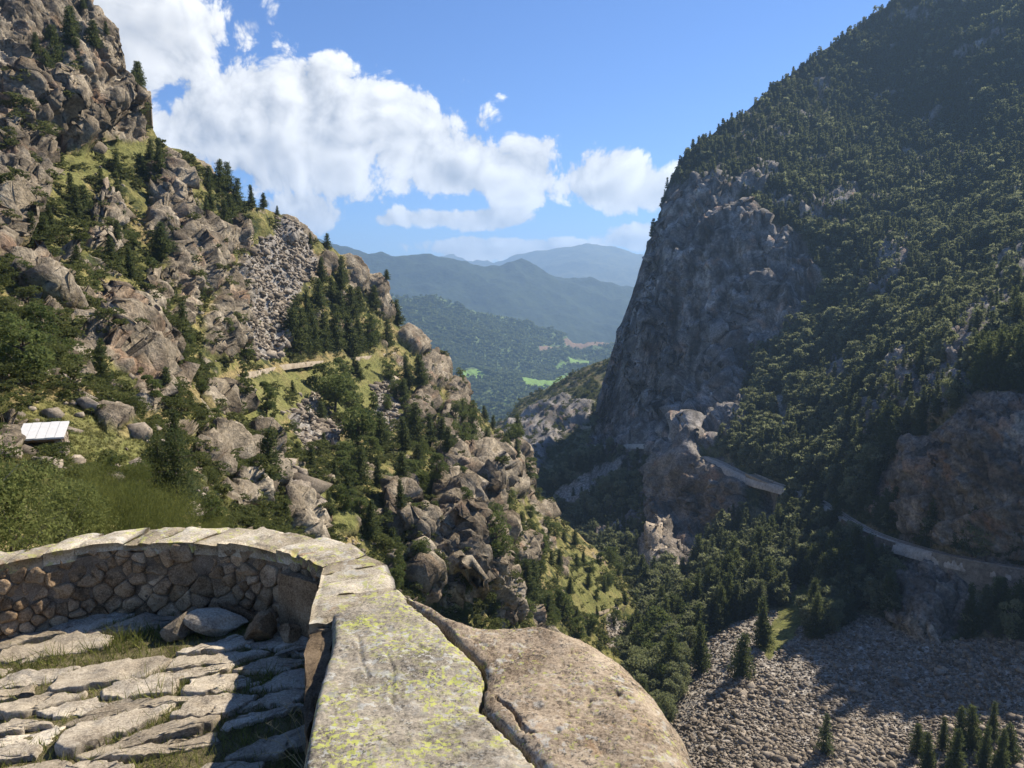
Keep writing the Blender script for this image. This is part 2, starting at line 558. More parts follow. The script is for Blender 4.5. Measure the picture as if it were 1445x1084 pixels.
# ---- left hillside -------------------------------------------------------------
LEFT_TOP = [(-420, -330), (-200, -240), (-40, -90), (40, -40), (85, -6), (120, 30), (133, 68), (139, 105), (158, 128), (180, 130), (190, 148), (197, 154), (203, 178), (213, 186), (220, 202), (236, 213),
            (262, 222), (290, 240), (320, 268), (350, 290), (392, 303), (440, 338), (470, 352), (495, 370), (520, 400), (540, 435), (565, 465), (600, 490),
            (625, 515), (650, 545), (680, 580), (700, 602), (725, 640), (742, 668), (748, 690), (765, 706), (790, 735), (830, 772), (870, 800), (890, 820),
            (905, 845), (925, 872), (960, 915)]
LEFT_BOT = [(-420, 930), (0, 900), (300, 960), (450, 1060), (560, 1150), (700, 1200), (870, 1230), (960, 1230)]
LEFT_DEPTH = [(-400, 800, 8), (-250, 800, 9.5), (0, 790, 11), (120, 780, 14), (240, 770, 34), (330, 760, 55), (420, 770, 85), (500, 790, 108), (560, 860, 112), (650, 900, 132), (720, 920, 150),
              (800, 930, 185), (870, 930, 222), (920, 890, 262), (950, 960, 235), (0, 890, 7.5), (300, 900, 24), (450, 1000, 42), (560, 1000, 66), (700, 1050, 92), (870, 1050, 150), (560, 1180, 36), (700, 1200, 55), (920, 1200, 100),
              (0, 690, 24), (100, 690, 29), (200, 690, 42), (300, 690, 68), (400, 690, 105), (500, 700, 130), (600, 740, 138), (680, 760, 165), (760, 800, 215), (850, 840, 252),
              (65, 625, 45), (0, 600, 46), (150, 620, 55), (240, 610, 80), (330, 600, 120), (430, 600, 165), (520, 600, 200), (620, 620, 215), (690, 660, 245), (740, 700, 275),
              (800, 760, 285), (870, 810, 285), (0, 500, 66), (100, 520, 75), (200, 530, 96), (330, 530, 150), (430, 515, 205), (550, 500, 270), (640, 560, 285), (700, 620, 300),
              (0, 400, 90), (100, 400, 105), (200, 420, 126), (300, 420, 165), (380, 420, 215), (480, 430, 255), (540, 450, 290), (0, 300, 122), (100, 300, 137), (200, 300, 162),
              (300, 320, 198), (400, 350, 240), (470, 360, 275), (0, 200, 150), (100, 210, 172), (200, 210, 200), (280, 240, 215), (350, 290, 230), (0, 100, 165), (100, 120, 186),
              (0, 0, 180), (100, 20, 195), (-300, 400, 62), (-300, 200, 100), (-300, 0, 135), (-300, 600, 30), (-300, -200, 160), (0, -100, 190)]
L = Sheet(LEFT_TOP, LEFT_BOT, LEFT_DEPTH, 1.8, 470, 10)
# rock masses that stand out of the hillside
LEFT_ROCK = [(60, 100, 130, 120, 0, 6), (95, 150, 60, 75, 20, 5), (180, 168, 16, 34, 0, 3), (15, 240, 45, 120, 10, 5), (118, 60, 20, 60, 0, 3),
             (60, 415, 45, 22, 20, 3), (180, 492, 48, 42, 35, 4), (140, 455, 60, 16, 40, 2.5), (230, 300, 22, 50, 20, 4), (270, 372, 36, 60, 20, 5), (310, 450, 26, 60, 15, 4),
             (215, 420, 22, 26, 0, 3), (255, 440, 18, 40, 10, 3), (150, 300, 22, 26, 0, 3), (145, 345, 26, 18, 0, 2.5), (225, 268, 20, 30, 0, 4), (330, 335, 18, 20, 0, 3),
             (505, 385, 16, 40, -30, 4), (535, 425, 14, 36, -25, 5), (580, 482, 26, 16, 30, 5), (612, 525, 20, 34, 30, 5), (640, 572, 16, 40, 10, 5), (595, 575, 16, 34, 10, 4),
             (660, 610, 14, 30, 0, 3), (640, 740, 44, 95, 12, 8), (605, 790, 50, 70, 0, 6), (632, 670, 22, 60, -12, 6), (690, 820, 18, 60, -25, 5), (725, 655, 22, 48, 5, 7), (685, 660, 14, 40, 5, 6),
             (700, 760, 14, 24, 0, 3), (735, 780, 14, 18, 0, 3), (320, 565, 30, 20, 0, 3), (300, 650, 30, 40, 45, 2.5), (345, 700, 22, 40, 40, 3), (165, 610, 26, 14, 30, 1.5),
             (10, 620, 26, 26, 30, 1.6), (95, 552, 22, 9, 10, 1.2), (485, 470, 12, 10, 0, 2), (400, 482, 10, 14, 0, 2.5), (-60, 330, 80, 60, 0, 4), (-150, 200, 120, 200, 0, 6),
             (20, 375, 40, 12, 20, 2), (110, 500, 20, 60, 35, 2), (420, 320, 26, 24, 0, 2), (450, 380, 18, 20, 0, 2), (800, 805, 14, 12, 0, 2), (770, 722, 12, 12, 0, 2),
             (360, 640, 10, 30, 40, 2), (420, 740, 30, 16, 40, 3), (560, 720, 12, 40, 10, 3), (480, 740, 14, 18, 0, 2), (200, 565, 16, 20, 0, 2), (255, 570, 14, 10, 0, 1.5)]
rock = bump_out(L, LEFT_ROCK)
cliff = smoothstep(in_poly(L.PX, L.PY, [(-420, -330), (85, -10), (140, 90), (214, 200), (190, 205), (150, 200), (70, 222), (50, 245), (60, 300), (0, 330), (-420, 360)])
                   + 10 * fbm(L.P / 9, 3, 21), -4, 6)
rock = np.maximum(rock, cliff)
L.N = grid_normals(L.P); L.N[(L.N * L.P).sum(-1) > 0] *= -1
# big relief of the slope: gullies and ribs running down it
rib = ridged(L.P * np.array([1 / 30, 1 / 30, 1 / 70]), 3, 31)
near = smoothstep(L.Y, 20, 70)
L.P += L.N * (near * 3.2 * (rib - 0.45))[..., None]
wild = smoothstep(fbm(L.P / 13, 5, 41, 0.6) + 0.35 * (rib - 0.5), 0.22, 0.40)
MEADOW = [[(60, 240), (110, 215), (205, 205), (215, 222), (150, 250), (105, 275), (70, 262)], [(75, 600), (120, 598), (190, 640), (215, 700), (130, 690), (90, 640)],
          [(345, 540), (530, 495), (540, 545), (515, 600), (480, 600), (440, 560), (370, 620), (430, 700), (500, 760), (440, 740), (360, 610)],
          [(800, 780), (850, 800), (880, 850), (830, 880), (780, 850)], [(420, 700), (470, 700), (490, 760), (450, 750)]]
mead = np.zeros(L.PX.shape)
for m in MEADOW: mead = np.maximum(mead, smoothstep(in_poly(L.PX, L.PY, m) + 8 * fbm(L.P / 6, 3, 51), -6, 6))
SCREE_L = [[(335, 370), (365, 345), (400, 320), (430, 340), (440, 380), (410, 430), (402, 500), (385, 505), (350, 512), (335, 470), (330, 420)],
           [(525, 540), (560, 545), (565, 590), (545, 612), (525, 580)], [(400, 590), (440, 560), (480, 600), (470, 640), (430, 640)], [(385, 310), (440, 345), (420, 350), (380, 330)],
           [(860, 870), (900, 880), (905, 915), (850, 920)], [(395, 660), (440, 690), (430, 740), (400, 700)]]
scr = np.zeros(L.PX.shape)
for m in SCREE_L: scr = np.maximum(scr, smoothstep(in_poly(L.PX, L.PY, m) + 12 * fbm(L.P / 8, 3, 61), -5, 5))
TRAIL = [(150, 640), (200, 600), (245, 583), (262, 565), (300, 540), (345, 528), (400, 516), (470, 508), (530, 502), (556, 498)]
TRAIL_LOW = [(838, 866), (852, 862), (866, 853), (884, 849)]
tr = smoothstep(line_dist(L.PX, L.PY, TRAIL), 9, 4)
rock = np.clip(np.maximum(rock, 0.9 * wild) * (1 - 0.9 * mead) * (1 - 0.9 * tr), 0, 1)
far_l = smoothstep(L.Y, 14, 40)
rock = rock * np.maximum(far_l, (rock > 0.9) * 0.6)
# angular blocks: three sizes
BLK = np.array([[0.85, -0.30, 0.30], [0.25, 0.95, 0.15], [-0.30, 0.05, 0.26]])
def strata(P, axis, h, seed, bend=0.7):
    a = np.array(axis, float); a /= np.linalg.norm(a)
    t = P @ a / h + bend * fbm(P / (5 * h), 3, seed)
    f = t - np.floor(t)
    k = (_hash(np.floor(t).astype(np.int64), np.zeros(t.shape, np.int64), np.zeros(t.shape, np.int64), seed) & np.uint32(255)) / 255.0
    return f * (0.4 + 0.9 * k)
def blocks(S, mask, sizes, seed, M=BLK):
    tot = np.zeros(S.PX.shape)
    sel = mask > 0.02
    Q = S.P[sel]
    warp = np.stack([fbm(Q / 6, 2, seed + 91), fbm(Q / 6, 2, seed + 92), fbm(Q / 6, 2, seed + 93)], -1)
    t = np.zeros(len(Q))
    for k, (sz, amp) in enumerate(sizes):
        h, e, _ = facets((Q + warp * sz * 0.25) @ M / sz, seed + k, 1.25)
        t += amp * (h - 0.3 * smoothstep(e, 0.035, 0.0))
    tot[sel] = t + sizes[-1][1] * 0.8 * ridged(Q / (sizes[-1][0] * 1.4), 3, seed + 50)
    return tot * mask
d = blocks(L, rock, [(14, 1.7), (6, 1.15), (2.4, 0.5)], 3)
d += rock * (2.1 * strata(L.P, (0.75, -0.25, 0.6), 6.0, 301) + 1.0 * strata(L.P, (0.7, 0.35, 0.62), 2.4, 302) - 1.2)
d += (1 - rock) * near * (0.45 * fbm(L.P / 3.5, 3, 71) + 0.25 * ridged(L.P / 2.1, 2, 72) - 0.1)
d += scr * 0.5 * fbm(L.P / 1.6, 2, 73)
small = np.clip(L.Y / 110, 0.12, 1)
edge = 0.4 + 0.6 * smoothstep(np.arange(L.nr, dtype=float), 0, 14)[:, None]
L.P += L.N * (d * small * edge)[..., None]
dry = np.clip(smoothstep(fbm(L.P / 11, 4, 81), 0.02, 0.32) + tr, 0, 1)
L.build('hillside', MAT_LEFT, {'tone': land_color(L, rock, scr * (1 - 0.6 * mead), dry, mead, PAL_L, 1.0, 500)})
L.rock, L.scr, L.mead = rock, scr, mead

# ---- railway line seen on the right flank, in photograph pixels
RAIL = [(835, 628), (880, 632), (925, 628), (960, 633), (1000, 644), (1030, 660), (1062, 678), (1100, 686), (1135, 697), (1165, 712), (1192, 728), (1222, 748), (1260, 764), (1300, 776), (1345, 787), (1395, 796), (1445, 805), (1560, 830)]

# ---- right mountain, gorge floor and scree ----------------------------------------
RIGHT_TOP = [(690, 800), (740, 724), (765, 692), (800, 655), (833, 620), (836, 585), (850, 540), (862, 500), (876, 460), (890, 420), (905, 372), (924, 322), (940, 270), (955, 238),
             (990, 196), (1040, 165), (1100, 116), (1180, 60), (1250, 8), (1330, -60), (1445, -140), (1700, -290), (1950, -380)]
RIGHT_BOT = [(690, 900), (860, 960), (930, 1100), (1000, 1180), (1950, 1250)]
RIGHT_DEPTH = [(740, 724, 440), (765, 692, 455), (800, 655, 480), (835, 620, 520), (790, 760, 425), (850, 760, 402), (870, 700, 430), (900, 660, 480), (850, 800, 350), (905, 830, 295), (905, 870, 275),
               (930, 900, 250), (960, 950, 205), (850, 560, 532), (862, 500, 545), (890, 420, 560), (924, 322, 585), (955, 245, 612), (1040, 170, 660), (1250, 10, 790), (1445, -130, 840), (1700, -290, 830),
               (950, 600, 500), (1000, 540, 505), (930, 480, 535), (1000, 450, 522), (1050, 350, 530), (1000, 290, 570), (1130, 330, 520), (1100, 240, 600), (1200, 150, 690), (1300, 100, 690), (1445, 50, 650), (1700, 0, 580),
               (1150, 400, 490), (1300, 250, 560), (1445, 200, 530), (1250, 350, 480), (1350, 350, 440), (1445, 330, 400), (1100, 500, 450), (1200, 500, 400), (1300, 450, 365), (1400, 420, 335), (1445, 480, 258),
               (1700, 300, 420), (1700, 500, 218), (950, 640, 408), (1000, 640, 388), (1060, 672, 345), (1110, 687, 320), (1190, 726, 268), (1290, 770, 226), (1445, 806, 196), (1700, 860, 165),
               (1050, 600, 400), (1150, 600, 355), (1245, 610, 285), (1350, 600, 230), (1445, 620, 205), (1300, 700, 229), (1400, 720, 205), (1400, 565, 222),
               (940, 760, 368), (985, 720, 372), (1050, 750, 322), (960, 850, 276), (1000, 860, 245), (1050, 820, 262), (1100, 840, 240), (1150, 800, 250), (1210, 850, 220), (1280, 860, 205),
               (1360, 880, 192), (1445, 890, 180), (1000, 950, 196), (1080, 930, 196), (1160, 920, 195), (1300, 950, 178), (1445, 980, 160), (1000, 1050, 160), (1100, 1050, 156), (1250, 1060, 150), (1400, 1080, 142),
               (1000, 1180, 128), (1300, 1200, 120), (1700, 1200, 110)]
R = Sheet(RIGHT_TOP, RIGHT_BOT, RIGHT_DEPTH, 2.0, 460, 10)
RIGHT_ROCK = [(990, 430, 90, 180, 12, 14), (900, 560, 60, 110, 10, 10), (1000, 560, 60, 90, 0, 8), (955, 705, 44, 90, 8, 12), (1005, 700, 26, 46, 0, 7), (1082, 712, 14, 22, 0, -9), (1038, 708, 20, 34, 0, 8), (935, 775, 26, 50, 10, 8),
              (1400, 690, 90, 110, 0, 5), (1300, 690, 30, 70, 0, 4), (1310, 850, 34, 60, 0, 5),
              (1390, 470, 60, 34, -50, 9), (1330, 560, 50, 30, -40, 7), (1250, 380, 26, 50, 20, 6), (1180, 530, 18, 40, 10, 4), (1440, 380, 40, 40, -40, 8), (870, 760, 40, 20, 0, 5), (890, 740, 14, 10, 0, 4),
              (1280, 540, 30, 40, 10, 5), (1230, 600, 18, 30, 0, 4), (1060, 260, 40, 20, -30, 6), (1170, 290, 50, 14, -30, 5)]
rk = bump_out(R, RIGHT_ROCK)
CLIFF_R = [(830, 640), (836, 585), (862, 500), (890, 420), (924, 322), (945, 262), (985, 258), (1060, 300), (1130, 330), (1160, 400), (1120, 470), (1060, 500), (1050, 600), (1010, 640), (950, 650)]
cl = smoothstep(in_poly(R.PX, R.PY, CLIFF_R) + 16 * fbm(R.P / 45, 4, 121), -10, 10)
CRAG_R = [[(1228, 724), (1262, 645), (1330, 605), (1372, 560), (1445, 556), (1620, 560), (1620, 830), (1445, 790), (1330, 772), (1285, 758)], [(1252, 800), (1300, 786), (1345, 800), (1402, 880), (1330, 905), (1268, 895)],
          [(925, 650), (1000, 655), (1052, 690), (1058, 735), (1010, 745), (960, 830), (922, 800)]]
crag = np.zeros(R.PX.shape)
for m in CRAG_R: crag = np.maximum(crag, smoothstep(in_poly(R.PX, R.PY, m) + 9 * fbm(R.P / 14, 4, 122), -6, 6))
crag *= smoothstep(line_dist(R.PX, R.PY, RAIL), 4, 9)
R.N = grid_normals(R.P); R.N[(R.N * R.P).sum(-1) > 0] *= -1
sc_f = R.Y / 300.0
calm = smoothstep(line_dist(R.PX, R.PY, RAIL), 5, 26)
flute = ridged(R.P * np.array([1 / 38, 1 / 38, 1 / 190]), 4, 131)
R.P += R.N * (cl * 18 * (flute - 0.5) * (0.2 + 0.8 * smoothstep(np.arange(R.nr, dtype=float), 0, 30)[:, None]))[..., None]
rib = ridged(R.P * np.array([1 / 60, 1 / 60, 1 / 130]), 3, 132)
up = smoothstep(R.Y, 230, 380)
R.P += R.N * (calm * (0.25 + 0.75 * up) * (1 - cl) * 7 * (rib - 0.5))[..., None]
SCREE_R = [[(960, 955), (1000, 905), (1060, 868), (1100, 860), (1150, 905), (1180, 890), (1215, 870), (1300, 900), (1445, 905), (1960, 900), (1960, 1260), (930, 1260), (940, 1060)],
           [(770, 710), (830, 668), (880, 655), (860, 690), (800, 730)], [(1090, 560), (1110, 560), (1112, 620), (1098, 628)], [(905, 790), (950, 770), (950, 800), (900, 830)]]
scr = np.zeros(R.PX.shape)
for m in SCREE_R: scr = np.maximum(scr, smoothstep(in_poly(R.PX, R.PY, m) + 14 * fbm(R.P / 9, 4, 141), -5, 5))
GREEN_R = [(1095, 870), (1130, 825), (1150, 840), (1120, 905), (1085, 935), (1070, 915)]
gr = smoothstep(in_poly(R.PX, R.PY, GREEN_R) + 7 * fbm(R.P / 5, 3, 151), -5, 5)
scr *= 1 - gr
wild = smoothstep(fbm(R.P / 26, 4, 161) + 0.2 * (rib - 0.5), 0.16, 0.36)
rk = np.clip(np.maximum(np.maximum(np.maximum(rk, cl), crag), 0.85 * wild * (1 - gr)) * (1 - scr), 0, 1)
R.crag = crag
VERT = np.array([[0.9, -0.25, 0.12], [0.25, 0.95, 0.05], [-0.10, 0.05, 0.17]])
d = blocks(R, crag, [(16, 2.0), (7, 1.3), (2.8, 0.55)], 143) + crag * (1.8 * strata(R.P, (0.8, 0.5, -0.25), 6.5, 305, 1.0) + 0.8 * strata(R.P, (0.3, -0.2, 0.9), 3.0, 306) - 1.0) + blocks(R, rk * (1 - cl) * (1 - crag), [(22, 2.0), (9, 1.2), (3.6, 0.6)], 103) * np.clip(sc_f, 0.5, 1.6) + blocks(R, cl, [(30, 3.6), (12, 2.4), (5, 1.2)], 113, VERT) + cl * 3.5 * (ridged(R.P * np.array([1 / 13, 1 / 13, 1 / 110]), 4, 114) - 0.5)
d += (1 - rk) * (0.8 * fbm(R.P / 6, 3, 171) * np.clip(sc_f, 0.3, 2)) + scr * 0.35 * fbm(R.P / 2.2, 3, 173)
d += rk * (1 - cl) * (2.2 * strata(R.P, (-0.5, 0.3, 0.8), 9, 303) - 1.0)
edge = 0.25 + 0.75 * smoothstep(np.arange(R.nr, dtype=float), 0, 16)[:, None]
R.P += R.N * (d * edge * (0.15 + 0.85 * calm))[..., None]
dry = (smoothstep(fbm(R.P / 20, 3, 181), 0.0, 0.3) * (1 - gr) + 0.4 * (1 - up)) * smoothstep(R.PY, 300, 480)
tone = land_color(R, rk, scr, np.clip(dry, 0, 1), gr, PAL_R, 1.6, 600, 0.5)
# dark forest litter under the high conifers, pale and dark streaks painting lit flute relief onto the big cliff
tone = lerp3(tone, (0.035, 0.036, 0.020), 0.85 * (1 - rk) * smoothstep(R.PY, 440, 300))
tone = lerp3(tone, tone * np.array([1.04, 0.97, 0.88]), crag)
stk = fbm(R.P * np.array([1 / 7, 1 / 7, 1 / 60]), 4, 611, 0.65)
tone = tone * (1 + cl * np.clip(1.9 * stk + 1.1 * fbm(R.P * np.array([1 / 2.6, 1 / 2.6, 1 / 24]), 3, 612, 0.6), -0.68, 1.1))[..., None]
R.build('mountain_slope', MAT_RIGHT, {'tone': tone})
R.cl, R.rk, R.scr = cl, rk, scr

# ---- sunlit spur farther down the gorge --------------------------------------------
FAR_TOP = [(640, 640), (690, 604), (715, 592), (735, 562), (770, 549), (808, 527), (845, 510), (900, 490), (960, 470)]
FAR_BOT = [(640, 760), (740, 780), (960, 760)]
S3 = Sheet(FAR_TOP, FAR_BOT, [(640, 640, 800), (715, 592, 830), (770, 549, 880), (845, 510, 900), (960, 470, 900), (740, 620, 740), (800, 600, 760), (830, 610, 690), (760, 680, 560), (900, 600, 700),
                              (700, 700, 560), (800, 740, 500), (960, 740, 520)], 2.6, 110, 8)
m3 = smoothstep(in_poly(S3.PX, S3.PY, [(705, 610), (735, 585), (800, 558), (840, 570), (835, 598), (790, 625), (750, 680), (730, 660)]) + 10 * fbm(S3.P / 40, 3, 201), -5, 6)
S3.P += S3.N * (m3 * 10 * ridged(S3.P * np.array([1 / 40, 1 / 40, 1 / 150]), 3, 202))[..., None]
S3.P += S3.N * blocks(S3, m3, [(22, 3), (8, 1.5)], 203)[..., None] + S3.N * ((1 - m3) * 2.5 * fbm(S3.P / 16, 4, 204))[..., None]
S3.build('gorge_spur', MAT_RIGHT, {'tone': land_color(S3, m3, 0 * m3, 0.35 + 0.4 * smoothstep(fbm(S3.P / 40, 3, 205), -0.1, 0.3), 0 * m3, PAL_R, 4.0, 650)})

# ---- wooded hills down the valley ----------------------------------------------------
def forest_mat(name, dark, light, s, meadow=(0.17, 0.27, 0.06)):
    m, T, out = new_mat(name)
    P = T.put('ShaderNodeNewGeometry').outputs['Position']
    nv = T.put('ShaderNodeTexVoronoi'); T.l.new(P, nv.inputs['Vector']); nv.inputs['Scale'].default_value = 0.07 * s
    vd = nv.outputs['Distance']; b = nv.outputs['Color']
    a = T.noise(P, 0.006 * s, 4, 0.6)
    f = T.m('ADD', T.m('MULTIPLY', a, 0.6), T.m('MULTIPLY', T.sep(b)[0], 0.4))
    c = T.ramp(f, [(0.3, dark), (0.7, light)])
    q = T.put('ShaderNodeAttribute', attribute_name='meadow').outputs['Fac']
    c = T.mix(T.smooth(T.m('ADD', q, T.m('SUBTRACT', a, 0.5)), 0.4, 0.6), c, meadow)
    q2 = T.put('ShaderNodeAttribute', attribute_name='bare').outputs['Fac']
    c = T.mix(T.smooth(T.m('ADD', q2, T.m('SUBTRACT', a, 0.5)), 0.4, 0.6), c, (0.20, 0.135, 0.09))
    finish(T, out, c, 0.95, vd, 0.5, 5.0, 0.1)
    return m
FOREST_NEAR = forest_mat('valley_forest', (0.042, 0.070, 0.026), (0.13, 0.17, 0.058), 1.0)
FOREST_FAR = forest_mat('far_forest', (0.012, 0.022, 0.012), (0.034, 0.050, 0.022), 0.6)
PEAK = forest_mat('far_peak', (0.05, 0.06, 0.035), (0.10, 0.105, 0.055), 0.3)

def hill(name, top, bot, depth, mat, amp, sc, step=4, nrow=90, meadow=(), bare=(), seed=0):
    S = Sheet(top, bot, depth, step, nrow, 6)
    S.P[..., 2] += amp * (ridged(S.P * np.array([1, 1, 0.25]) / sc, 4, seed) - 0.5) + amp * 0.15 * fbm(S.P / (sc * 0.12), 3, seed + 5)
    mk = np.zeros(S.PX.shape); bk = mk.copy()
    for p in meadow: mk = np.maximum(mk, smoothstep(in_poly(S.PX, S.PY, p), -3, 3))
    for p in bare: bk = np.maximum(bk, smoothstep(in_poly(S.PX, S.PY, p), -3, 3))
    S.mead = np.maximum(mk, bk)
    S.build(name, mat, {'meadow': mk, 'bare': bk}, smooth=True)
    return S
H1 = hill('wooded_hill', [(250, 330), (480, 395), (540, 412), (600, 422), (660, 440), (720, 452), (780, 470), (810, 486), (860, 484), (1000, 470), (1150, 460)], [(250, 640), (600, 640), (760, 640), (1150, 640)],
          [(250, 330, 3400), (540, 412, 3600), (660, 440, 3700), (780, 472, 3800), (900, 485, 4000), (1150, 465, 4200), (600, 520, 2800), (700, 520, 3000), (800, 520, 3300), (900, 540, 3000), (650, 600, 2000), (800, 600, 2200), (1150, 600, 2400), (250, 600, 1800)],
          FOREST_NEAR, 70, 420, 2.5, 110,
          [[(652, 530), (676, 528), (686, 540), (656, 544)], [(736, 540), (770, 543), (800, 530), (806, 546), (770, 560), (742, 552)], [(800, 508), (835, 505), (840, 516), (805, 520)], [(690, 566), (716, 566), (712, 574), (694, 574)], [(782, 517), (795, 515), (800, 521), (785, 522)], [(735, 456), (755, 455), (748, 460)]],
          [[(795, 484), (830, 480), (862, 484), (860, 490), (800, 492)], [(760, 494), (790, 491), (792, 496), (762, 500)]], 301)
H2 = hill('blue_ridge', [(200, 300), (480, 350), (560, 362), (600, 365), (680, 376), (740, 374), (765, 380), (800, 392), (860, 405), (950, 420), (1150, 430)], [(200, 560), (1150, 560)],
          [(200, 300, 6000), (560, 362, 6000), (740, 374, 6200), (900, 410, 6400), (1150, 430, 6400), (500, 480, 4800), (800, 480, 5000), (1150, 500, 5000), (200, 480, 4600)], FOREST_FAR, 120, 900, 4, 70, seed=311)
H3 = hill('distant_peak', [(560, 380), (600, 366), (640, 364), (670, 372), (700, 373), (740, 362), (780, 352), (815, 345), (845, 344), (865, 352), (890, 358), (940, 368), (1050, 385), (1200, 390)],
          [(560, 440), (1200, 440)], [(560, 380, 12500), (640, 364, 14000), (740, 362, 12000), (830, 345, 11500), (890, 360, 11500), (1200, 390, 12000), (600, 430, 9500), (830, 430, 9000), (1200, 430, 9000)], PEAK, 160, 1500, 4, 50, seed=321)

# ---- ground that carries everything on to the horizon -----------------------------
gv = np.array([(-13000, -250, -420), (13000, -250, -420), (13000, 15800, -420), (-13000, 15800, -420)], float)
me = mesh_np('valley_floor', gv, np.array([[0, 1, 2, 3]]))
obj('valley_floor', me, FOREST_FAR, kind='structure')

# ---- the air
hz = MB(); hz.box((0, 7700, 190), 26400, 16400, 1300)
hm, T, out = new_mat('haze')
pv = T.put('ShaderNodeVolumePrincipled')
pv.inputs['Color'].default_value = (0.42, 0.66, 1.0, 1); pv.inputs['Density'].default_value = 1.0e-4; pv.inputs['Anisotropy'].default_value = 0.25
T.l.new(pv.outputs[0], out.inputs['Volume'])
hm.cycles.homogeneous_volume = True
obj('haze', hz.mesh('haze'), hm, kind='stuff', label='thin blue summer haze filling the valley', cat='haze')

# ------------------------------------------------------------------ vegetation
def leaf_mat(name, dark, light, trans=0.3, use_tint=False, gloss=0.0):
    m, T, out = new_mat(name)
    q = T.put('ShaderNodeAttribute', attribute_name='shade').outputs['Fac']
    r = T.put('ShaderNodeAttribute', attribute_name='tint').outputs['Fac'] if use_tint else T.put('ShaderNodeObjectInfo').outputs['Random']
    f = T.m('ADD', T.m('MULTIPLY', q, 0.55), T.m('MULTIPLY', r, 0.45))
    c = T.mix(f, dark, light)
    d = T.put('ShaderNodeBsdfDiffuse'); t = T.put('ShaderNodeBsdfTranslucent'); mx = T.put('ShaderNodeMixShader')
    T.l.new(c, d.inputs[0]); T.l.new(T.mix(0.5, c, (0.26, 0.29, 0.11)), t.inputs[0])
    mx.inputs[0].default_value = trans
    T.l.new(d.outputs[0], mx.inputs[1]); T.l.new(t.outputs[0], mx.inputs[2])
    gl = T.put('ShaderNodeBsdfGlossy'); gl.inputs['Roughness'].default_value = 0.5; gl.inputs[0].default_value = (0.9, 0.95, 0.8, 1)
    T.l.new(mx.outputs[0], out.inputs[0])
    if not gloss: return m
    m2 = T.put('ShaderNodeMixShader'); m2.inputs[0].default_value = gloss
    T.l.new(mx.outputs[0], m2.inputs[1]); T.l.new(gl.outputs[0], m2.inputs[2]); T.l.new(m2.outputs[0], out.inputs[0])
    return m
def bark_mat(name, a, b):
    m, T, out = new_mat(name)
    P = T.put('ShaderNodeTexCoord').outputs['Object']
    n = T.noise(T.v('MULTIPLY', P, (1, 1, 0.25)), 60, 3, 0.6)
    finish(T, out, T.ramp(n, [(0.35, a), (0.65, b)]), 0.95)
    return m
PINE = leaf_mat('pine_needles', (0.020, 0.033, 0.016), (0.074, 0.098, 0.040), 0.36)
BROAD = leaf_mat('broad_leaves', (0.045, 0.070, 0.020), (0.135, 0.165, 0.055), 0.38)
PALE = leaf_mat('pale_leaves', (0.11, 0.125, 0.065), (0.29, 0.30, 0.17), 0.45)
HEATH = leaf_mat('heath_leaves', (0.032, 0.045, 0.015), (0.13, 0.14, 0.048), 0.3)
BROOM = leaf_mat('broom_twigs', (0.040, 0.056, 0.012), (0.20, 0.20, 0.05), 0.35)
NEARLEAF = leaf_mat('hazel_leaves', (0.040, 0.058, 0.014), (0.25, 0.27, 0.09), 0.4)
PINE_S = leaf_mat('forest_needles', (0.024, 0.037, 0.025), (0.115, 0.135, 0.082), 0.42, True)
PALE_S = leaf_mat('forest_leaves', (0.10, 0.112, 0.068), (0.28, 0.285, 0.18), 0.48, True)
VALLEY_S = leaf_mat('valley_leaves', (0.055, 0.085, 0.040), (0.15, 0.19, 0.080), 0.35, True)
HEATH_S = leaf_mat('ground_heath', (0.032, 0.043, 0.015), (0.135, 0.14, 0.052), 0.3, True)
BARK = bark_mat('bark', (0.05, 0.038, 0.028), (0.13, 0.10, 0.075))
PALEBARK = bark_mat('grey_bark', (0.10, 0.09, 0.075), (0.24, 0.22, 0.19))

def unit(v): return v / (np.linalg.norm(v, axis=-1, keepdims=True) + 1e-9)

def leaves(C, D, size, width, jit, g):
    """one thin triangle per centre C, pointing along D with scatter"""
    n = len(C)
    a = unit(D + jit * g.normal(size=(n, 3)))
    b = unit(np.cross(a, g.normal(size=(n, 3))))
    s = (size * g.uniform(0.6, 1.35, n))[:, None]
    V = np.stack([C + a * s, C - 0.6 * a * s + b * s * width, C - 0.6 * a * s - b * s * width], 1).reshape(-1, 3)
    return V

def crown_mesh(name, V, shade, mat, extra=None):
    n = len(V) // 3
    me = mesh_np(name, V, np.arange(n * 3).reshape(n, 3))
    attr(me, 'shade', np.repeat(shade, 3))
    me.materials.append(mat)
    return me

def conifer_pts(g, levels, width, per, shape=0.85, base=0.10):
    C, D = [], []
    for i in range(levels):
        t = base + (1 - base) * (i + 0.5 * g.uniform()) / levels
        R = width * (1 - t) ** shape * (0.55 + 0.45 * min(1, (t - base + 0.06) / 0.2))
        nb = max(3, int(4 + 7 * (1 - t)))
        ph = g.uniform(0, 6.28)
        for k in range(nb):
            an = ph + 6.283 * k / nb + g.normal() * 0.25
            Lb = R * g.uniform(0.55, 1.18) + 0.012
            m = max(2, int(per * Lb / width) + 1)
            for q in range(m):
                u = (q + 0.6) / m
                r = Lb * u
                z = t + 0.10 * Lb * u * (1 if t > 0.6 else -0.6) - 0.12 * Lb * u * u + g.normal() * 0.010
                C.append((r * math.cos(an), r * math.sin(an), z)); D.append((math.cos(an) * 0.9, math.sin(an) * 0.9, 0.35 + 0.4 * t))
    return np.array(C), np.array(D)

